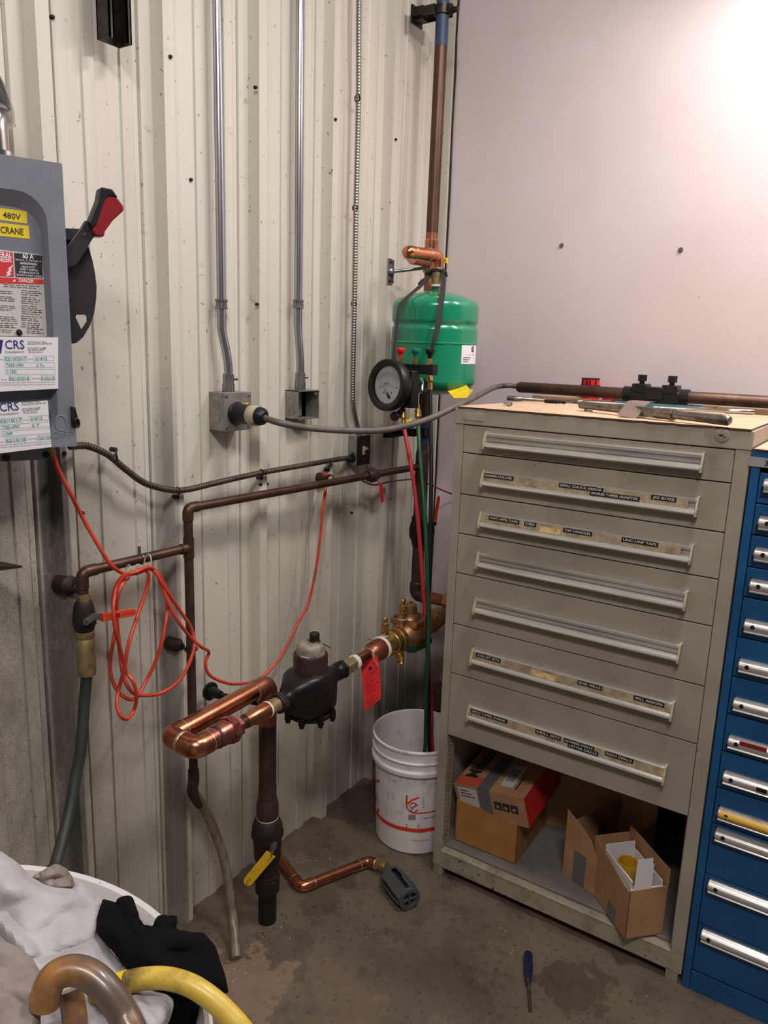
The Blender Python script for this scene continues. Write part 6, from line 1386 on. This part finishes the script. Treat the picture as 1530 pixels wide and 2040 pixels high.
# grey air-gap funnel
f0 = W(770,1733,z=.034); f1 = W(815,1790,z=.036); d = (f1-f0).normalized()
fn = thing('air_gap_fitting', (f0+f1)/2-V((0,0,.034)), 'dark grey slotted plastic drain funnel on the end of the floor copper', 'fitting')
Lf = (f1-f0).length
up = V((0,0,1)); up = (up-d*up.dot(d)).normalized(); sd = d.cross(up)
mb = MB(); mb.lathe(f0, d, [(0,.018),(.010,.022),(.026,.030),(.034,.034),(.040,.035),(.040,.030),(.02,.02),(.0,.012)], 28, ref=up, caps=False)
for k in range(4):
    a = k*math.pi/2+math.pi/4; v_ = up*math.cos(a)+sd*math.sin(a); w_ = sd*math.cos(a)-up*math.sin(a)
    mb.strip([f0+d*.034+v_*.032, f0+d*(Lf*.75)+v_*.033, f0+d*(Lf)+v_*.030], w_, .034, .005)
mb.lathe(f0+d*(Lf-.006), d, [(0,.024),(0,.0345),(.012,.0345),(.012,.024),(0,.024)], 28, ref=up, caps=False)
for k in range(2): 
    a = k*math.pi/2; v_ = up*math.cos(a)+sd*math.sin(a); mb.strip([f0+d*(Lf+.002)+v_*.026, f0+d*(Lf+.002)-v_*.026], sd*math.cos(a)-up*math.sin(a), .005, .006)
mb.build('body', M['greypvc'], fn)
# screwdriver
a = W(1052,1897,z=.014); b = W(1053,1952,z=.014); c = W(1055,1962,z=.013); e = W(1057,2014,z=.006)
sdv = thing('screwdriver', (a+e)/2, 'dark blue handled screwdriver lying on the floor before the cabinet', 'screwdriver')
d = (b-a).normalized(); L = (b-a).length; mb = MB(); n = 18
mb.lathe(a, d, [(0,.006),(.004,.0115),(L*.15,.0140),(L*.35,.0135),(L*.6,.0140),(L*.82,.0120),(L*.93,.0095),(L,.0105),(L+.002,.007)], 6, smooth=False); mb.build('handle', M['drive_blue'], sdv, bevel=.002)
mb = MB(); mb.cyl(b-d*.002, b+d*.012, .0075, n=6).cyl(b, e, .0042, n=12); mb.build('shaft', M['tool'], sdv)
# swarf and chips scattered on the concrete
mb = MB(); random.seed(21)
for k in range(150):
    px, py = random.choice(((520,1880),(530,1925),(640,1690),(560,1830),(480,1930),(1000,1900),(700,1850)))
    c = W(px+random.gauss(0,26), py+random.gauss(0,18), z=.001); s_ = random.uniform(.0006,.0022); a = random.uniform(0,6)
    mb.add([(c.x+s_*math.cos(a),c.y+s_*math.sin(a),.0005),(c.x+s_*math.cos(a+2.2),c.y+s_*math.sin(a+2.2),.0005),(c.x+s_*math.cos(a+4.1),c.y+s_*math.sin(a+4.1),.0005),(c.x,c.y,.0005+s_*1.2)], [(0,2,1),(0,1,3),(1,2,3),(2,0,3)], mi=k % 2)
o = solo('metal_chips', mb, [M['chrome'], M['whitepaper']], 'scattered tiny bright metal chips on the concrete around the standpipe', 'chips', loc=(-1.2,1.4,0)); o['kind'] = 'stuff'
# plank and dark block standing behind the cabinet corner
mb = MB(); p = W(880,1330,y=2.50); mb.slab((p.x-.035,2.52,0), (p.x+.03,2.52,0), (p.x+.075,2.55,.78), (p.x+.02,2.55,.78), .02); solo('plank', mb, M['wood'], 'golden brown plank leaning in the corner behind the cabinet', 'plank')
mb = MB(); p0, p1 = W(862,1362,y=2.46), W(900,1362,y=2.46); mb.box((p0.x,2.42,0),(p1.x+.05,2.50,p0.z)); solo('wood_block', mb, M['darkwood'], 'dark wooden block standing beside the leaning plank behind the bucket', 'wood', bevel=.002)

# ================================================================ rag bin in the foreground
from mathutils import noise, geometry
BX, BY, BZ, BR = -.789, .237, .88, .363
bn = thing('rag_bin', (BX, BY, 0), 'large round white plastic bin holding rags, in the lower left foreground', 'bin')
mb = MB(); mb.lathe((BX,BY,0),(0,0,1),[(0,BR-.07),(.004,BR-.062),(BZ-.03,BR-.008),(BZ-.028,BR+.002),(BZ-.004,BR+.004),(BZ,BR),(BZ-.004,BR-.005),(BZ-.03,BR-.012),(.02,BR-.067),(.016,0)],96); mb.build('tub', M['white'], bn, sharp=30)
def cloth(name, outline, zf, m, label, step=9, th=.004, edge=14, drop=.02, parent=None):
    ol = []; n = len(outline)
    for i in range(n):
        a, b = V((*outline[i],)), V((*outline[(i+1) % n],)); L = (b-a).length; k = max(1, int(L/step))
        for j in range(k): ol.append(a.lerp(b, j/k))
    def inside(p):
        c = False
        for i in range(len(ol)):
            a, b = ol[i], ol[i-1]
            if (a.y > p.y) != (b.y > p.y) and p.x < (b.x-a.x)*(p.y-a.y)/(b.y-a.y)+a.x: c = not c
        return c
    xs = [p.x for p in ol]; ys = [p.y for p in ol]; pts = list(ol); x = min(xs)
    while x < max(xs):
        y = min(ys)
        while y < max(ys):
            p = V((x+(y/step % 2)*step/2, y))
            if inside(p) and min((p-o).length for o in ol) > step*.5: pts.append(p)
            y += step
        x += step
    r = geometry.delaunay_2d_cdt(pts, [], [list(range(len(ol)))], 1, 1e-4)
    vs = []
    for p in r[0]:
        d = min((p-o).length for o in ol); e = min(d/edge, 1.0)
        vs.append(tuple(W(p.x, p.y, z=zf(p.x, p.y)-drop*(1-e)**2)))
    mb = MB(); mb.add(vs, [tuple(f) for f in r[2]], True)
    o = solo(name, mb, m, label, 'rag', 'rags in the white bin'); s_ = o.modifiers.new('solid', 'SOLIDIFY'); s_.thickness = th; s_.offset = -1
    ss_ = o.modifiers.new('sub', 'SUBSURF'); ss_.levels = 2; ss_.render_levels = 2
    # orient up
    return o
def N(x, y, s_, o_=0): return noise.noise(V((x/s_, y/s_, o_)))
def ridge(x, y, x0, y0, x1, y1, w, h):
    a = V((x0,y0)); b = V((x1,y1)); p = V((x,y)); t = max(0, min(1, (p-a).dot(b-a)/(b-a).length_squared)); d = (p-a-(b-a)*t).length; return h*math.exp(-(d/w)**2)
zg = lambda x, y: .915+.055*math.exp(-((x+20)**2+(y-1730)**2)/9000)+.014*N(x,y,90,1)+.003*N(x,y,30,4)+ridge(x,y,20,1770,170,1795,20,.010)+ridge(x,y,150,1775,60,1850,18,.008)-ridge(x,y,205,1870,80,1915,9,.010)+ridge(x,y,0,1835,60,1900,9,.018)+ridge(x,y,250,1960,300,2040,10,.012)
cloth('rag', [(-40,1684),(0,1700),(30,1721),(62,1752),(90,1768),(118,1773),(146,1775),(152,1764),(165,1760),(182,1782),(203,1797),(200,1830),(192,1860),(212,1890),(250,1938),(300,1975),(345,1990),(335,2030),(310,2080),(-40,2080)], zg, M['tarp_grey'], 'big pale grey rag heaped over the white bin')
cloth('rag', [(66,1747),(85,1738),(112,1724),(128,1733),(141,1751),(146,1770),(120,1772),(92,1768)], lambda x, y: .905+.02*N(x,y,22,2)+ridge(x,y,70,1745,125,1730,8,.014), M['tarp_tan'], 'small crumpled tan rag on the far rim of the bin', step=6, edge=8)
cloth('rag', [(-40,1880),(0,1878),(30,1890),(62,1915),(78,1945),(80,1990),(70,2080),(-40,2080)], lambda x, y: .965+.012*N(x,y,60,7)+ridge(x,y,-20,1950,80,1990,18,.010), M['tarp_tan'], 'tan rag at the left edge of the photo, lying on the grey one')
def zb(x, y):
    z = .925+.008*N(x,y,44,3)+ridge(x,y,262,1790,300,1900,20,.012)+ridge(x,y,330,1880,400,1875,14,.010)+ridge(x,y,230,1850,320,1930,18,.008)
    if x > 385: z -= .0022*(x-385)
    if y > 1960 and x > 300: z -= .0009*(y-1960)
    return z
cloth('rag', [(205,1793),(222,1800),(234,1802),(238,1791),(252,1787),(263,1789),(267,1808),(276,1835),(284,1848),(308,1848),(312,1832),(322,1826),(336,1829),(355,1826),(347,1846),(352,1856),(382,1862),(402,1860),(424,1884),(440,1928),(453,1974),(449,1980),(432,1972),(402,1986),(398,2080),(305,2080),(338,2000),(340,1985),(300,1962),(258,1930),(226,1890),(194,1852),(197,1822)], zb, M['black_cloth'], 'black cloth hanging over the right rim of the bin')
# hoses lying on the rags
am = thing('hose', WD(160,1960,.82), 'thick amber hose bent in an arch over the rags', 'hose')
mb = MB(); mb.tube(smooth_path([WD(89,2003,.79), WD(93,1975,.79), WD(108,1946,.795), WD(142,1933,.80), WD(180,1943,.80), WD(215,1975,.795), WD(245,2020,.79), WD(270,2080,.78), WD(285,2160,.80)], 8), .0152, 20); mb.build('tube', M['amber'], am)
mb = MB(); mb.tube(smooth_path([WD(140,1972,.83), WD(146,2010,.825), WD(152,2060,.82), WD(156,2140,.83)], 6), .0128, 18); mb.build('tube', M['amber'], am)
yh = thing('hose', WD(360,1960,.86), 'yellow hose with a coupling, curving to the right over the black cloth', 'hose')
mb = MB(); mb.tube(smooth_path([WD(250,1957,.86), WD(285,1950,.86), WD(330,1949,.86), WD(375,1961,.855), WD(415,1985,.85), WD(452,2018,.845), WD(490,2062,.84), WD(530,2130,.85)], 8), .0118, 18); mb.build('tube', M['yellowhose'], yh)
mb = MB(); p, q = WD(226,1962,.865), WD(256,1956,.86); mb.lathe(p, q-p, [(0,.0105),(.006,.0118),((q-p).length-.004,.0126),((q-p).length,.0118)], 20); mb.tube(smooth_path([WD(228,1962,.866), WD(200,1978,.87), WD(176,2004,.875), WD(160,2060,.88)], 6), .0095, 14); mb.build('coupling', M['yellow'], yh)
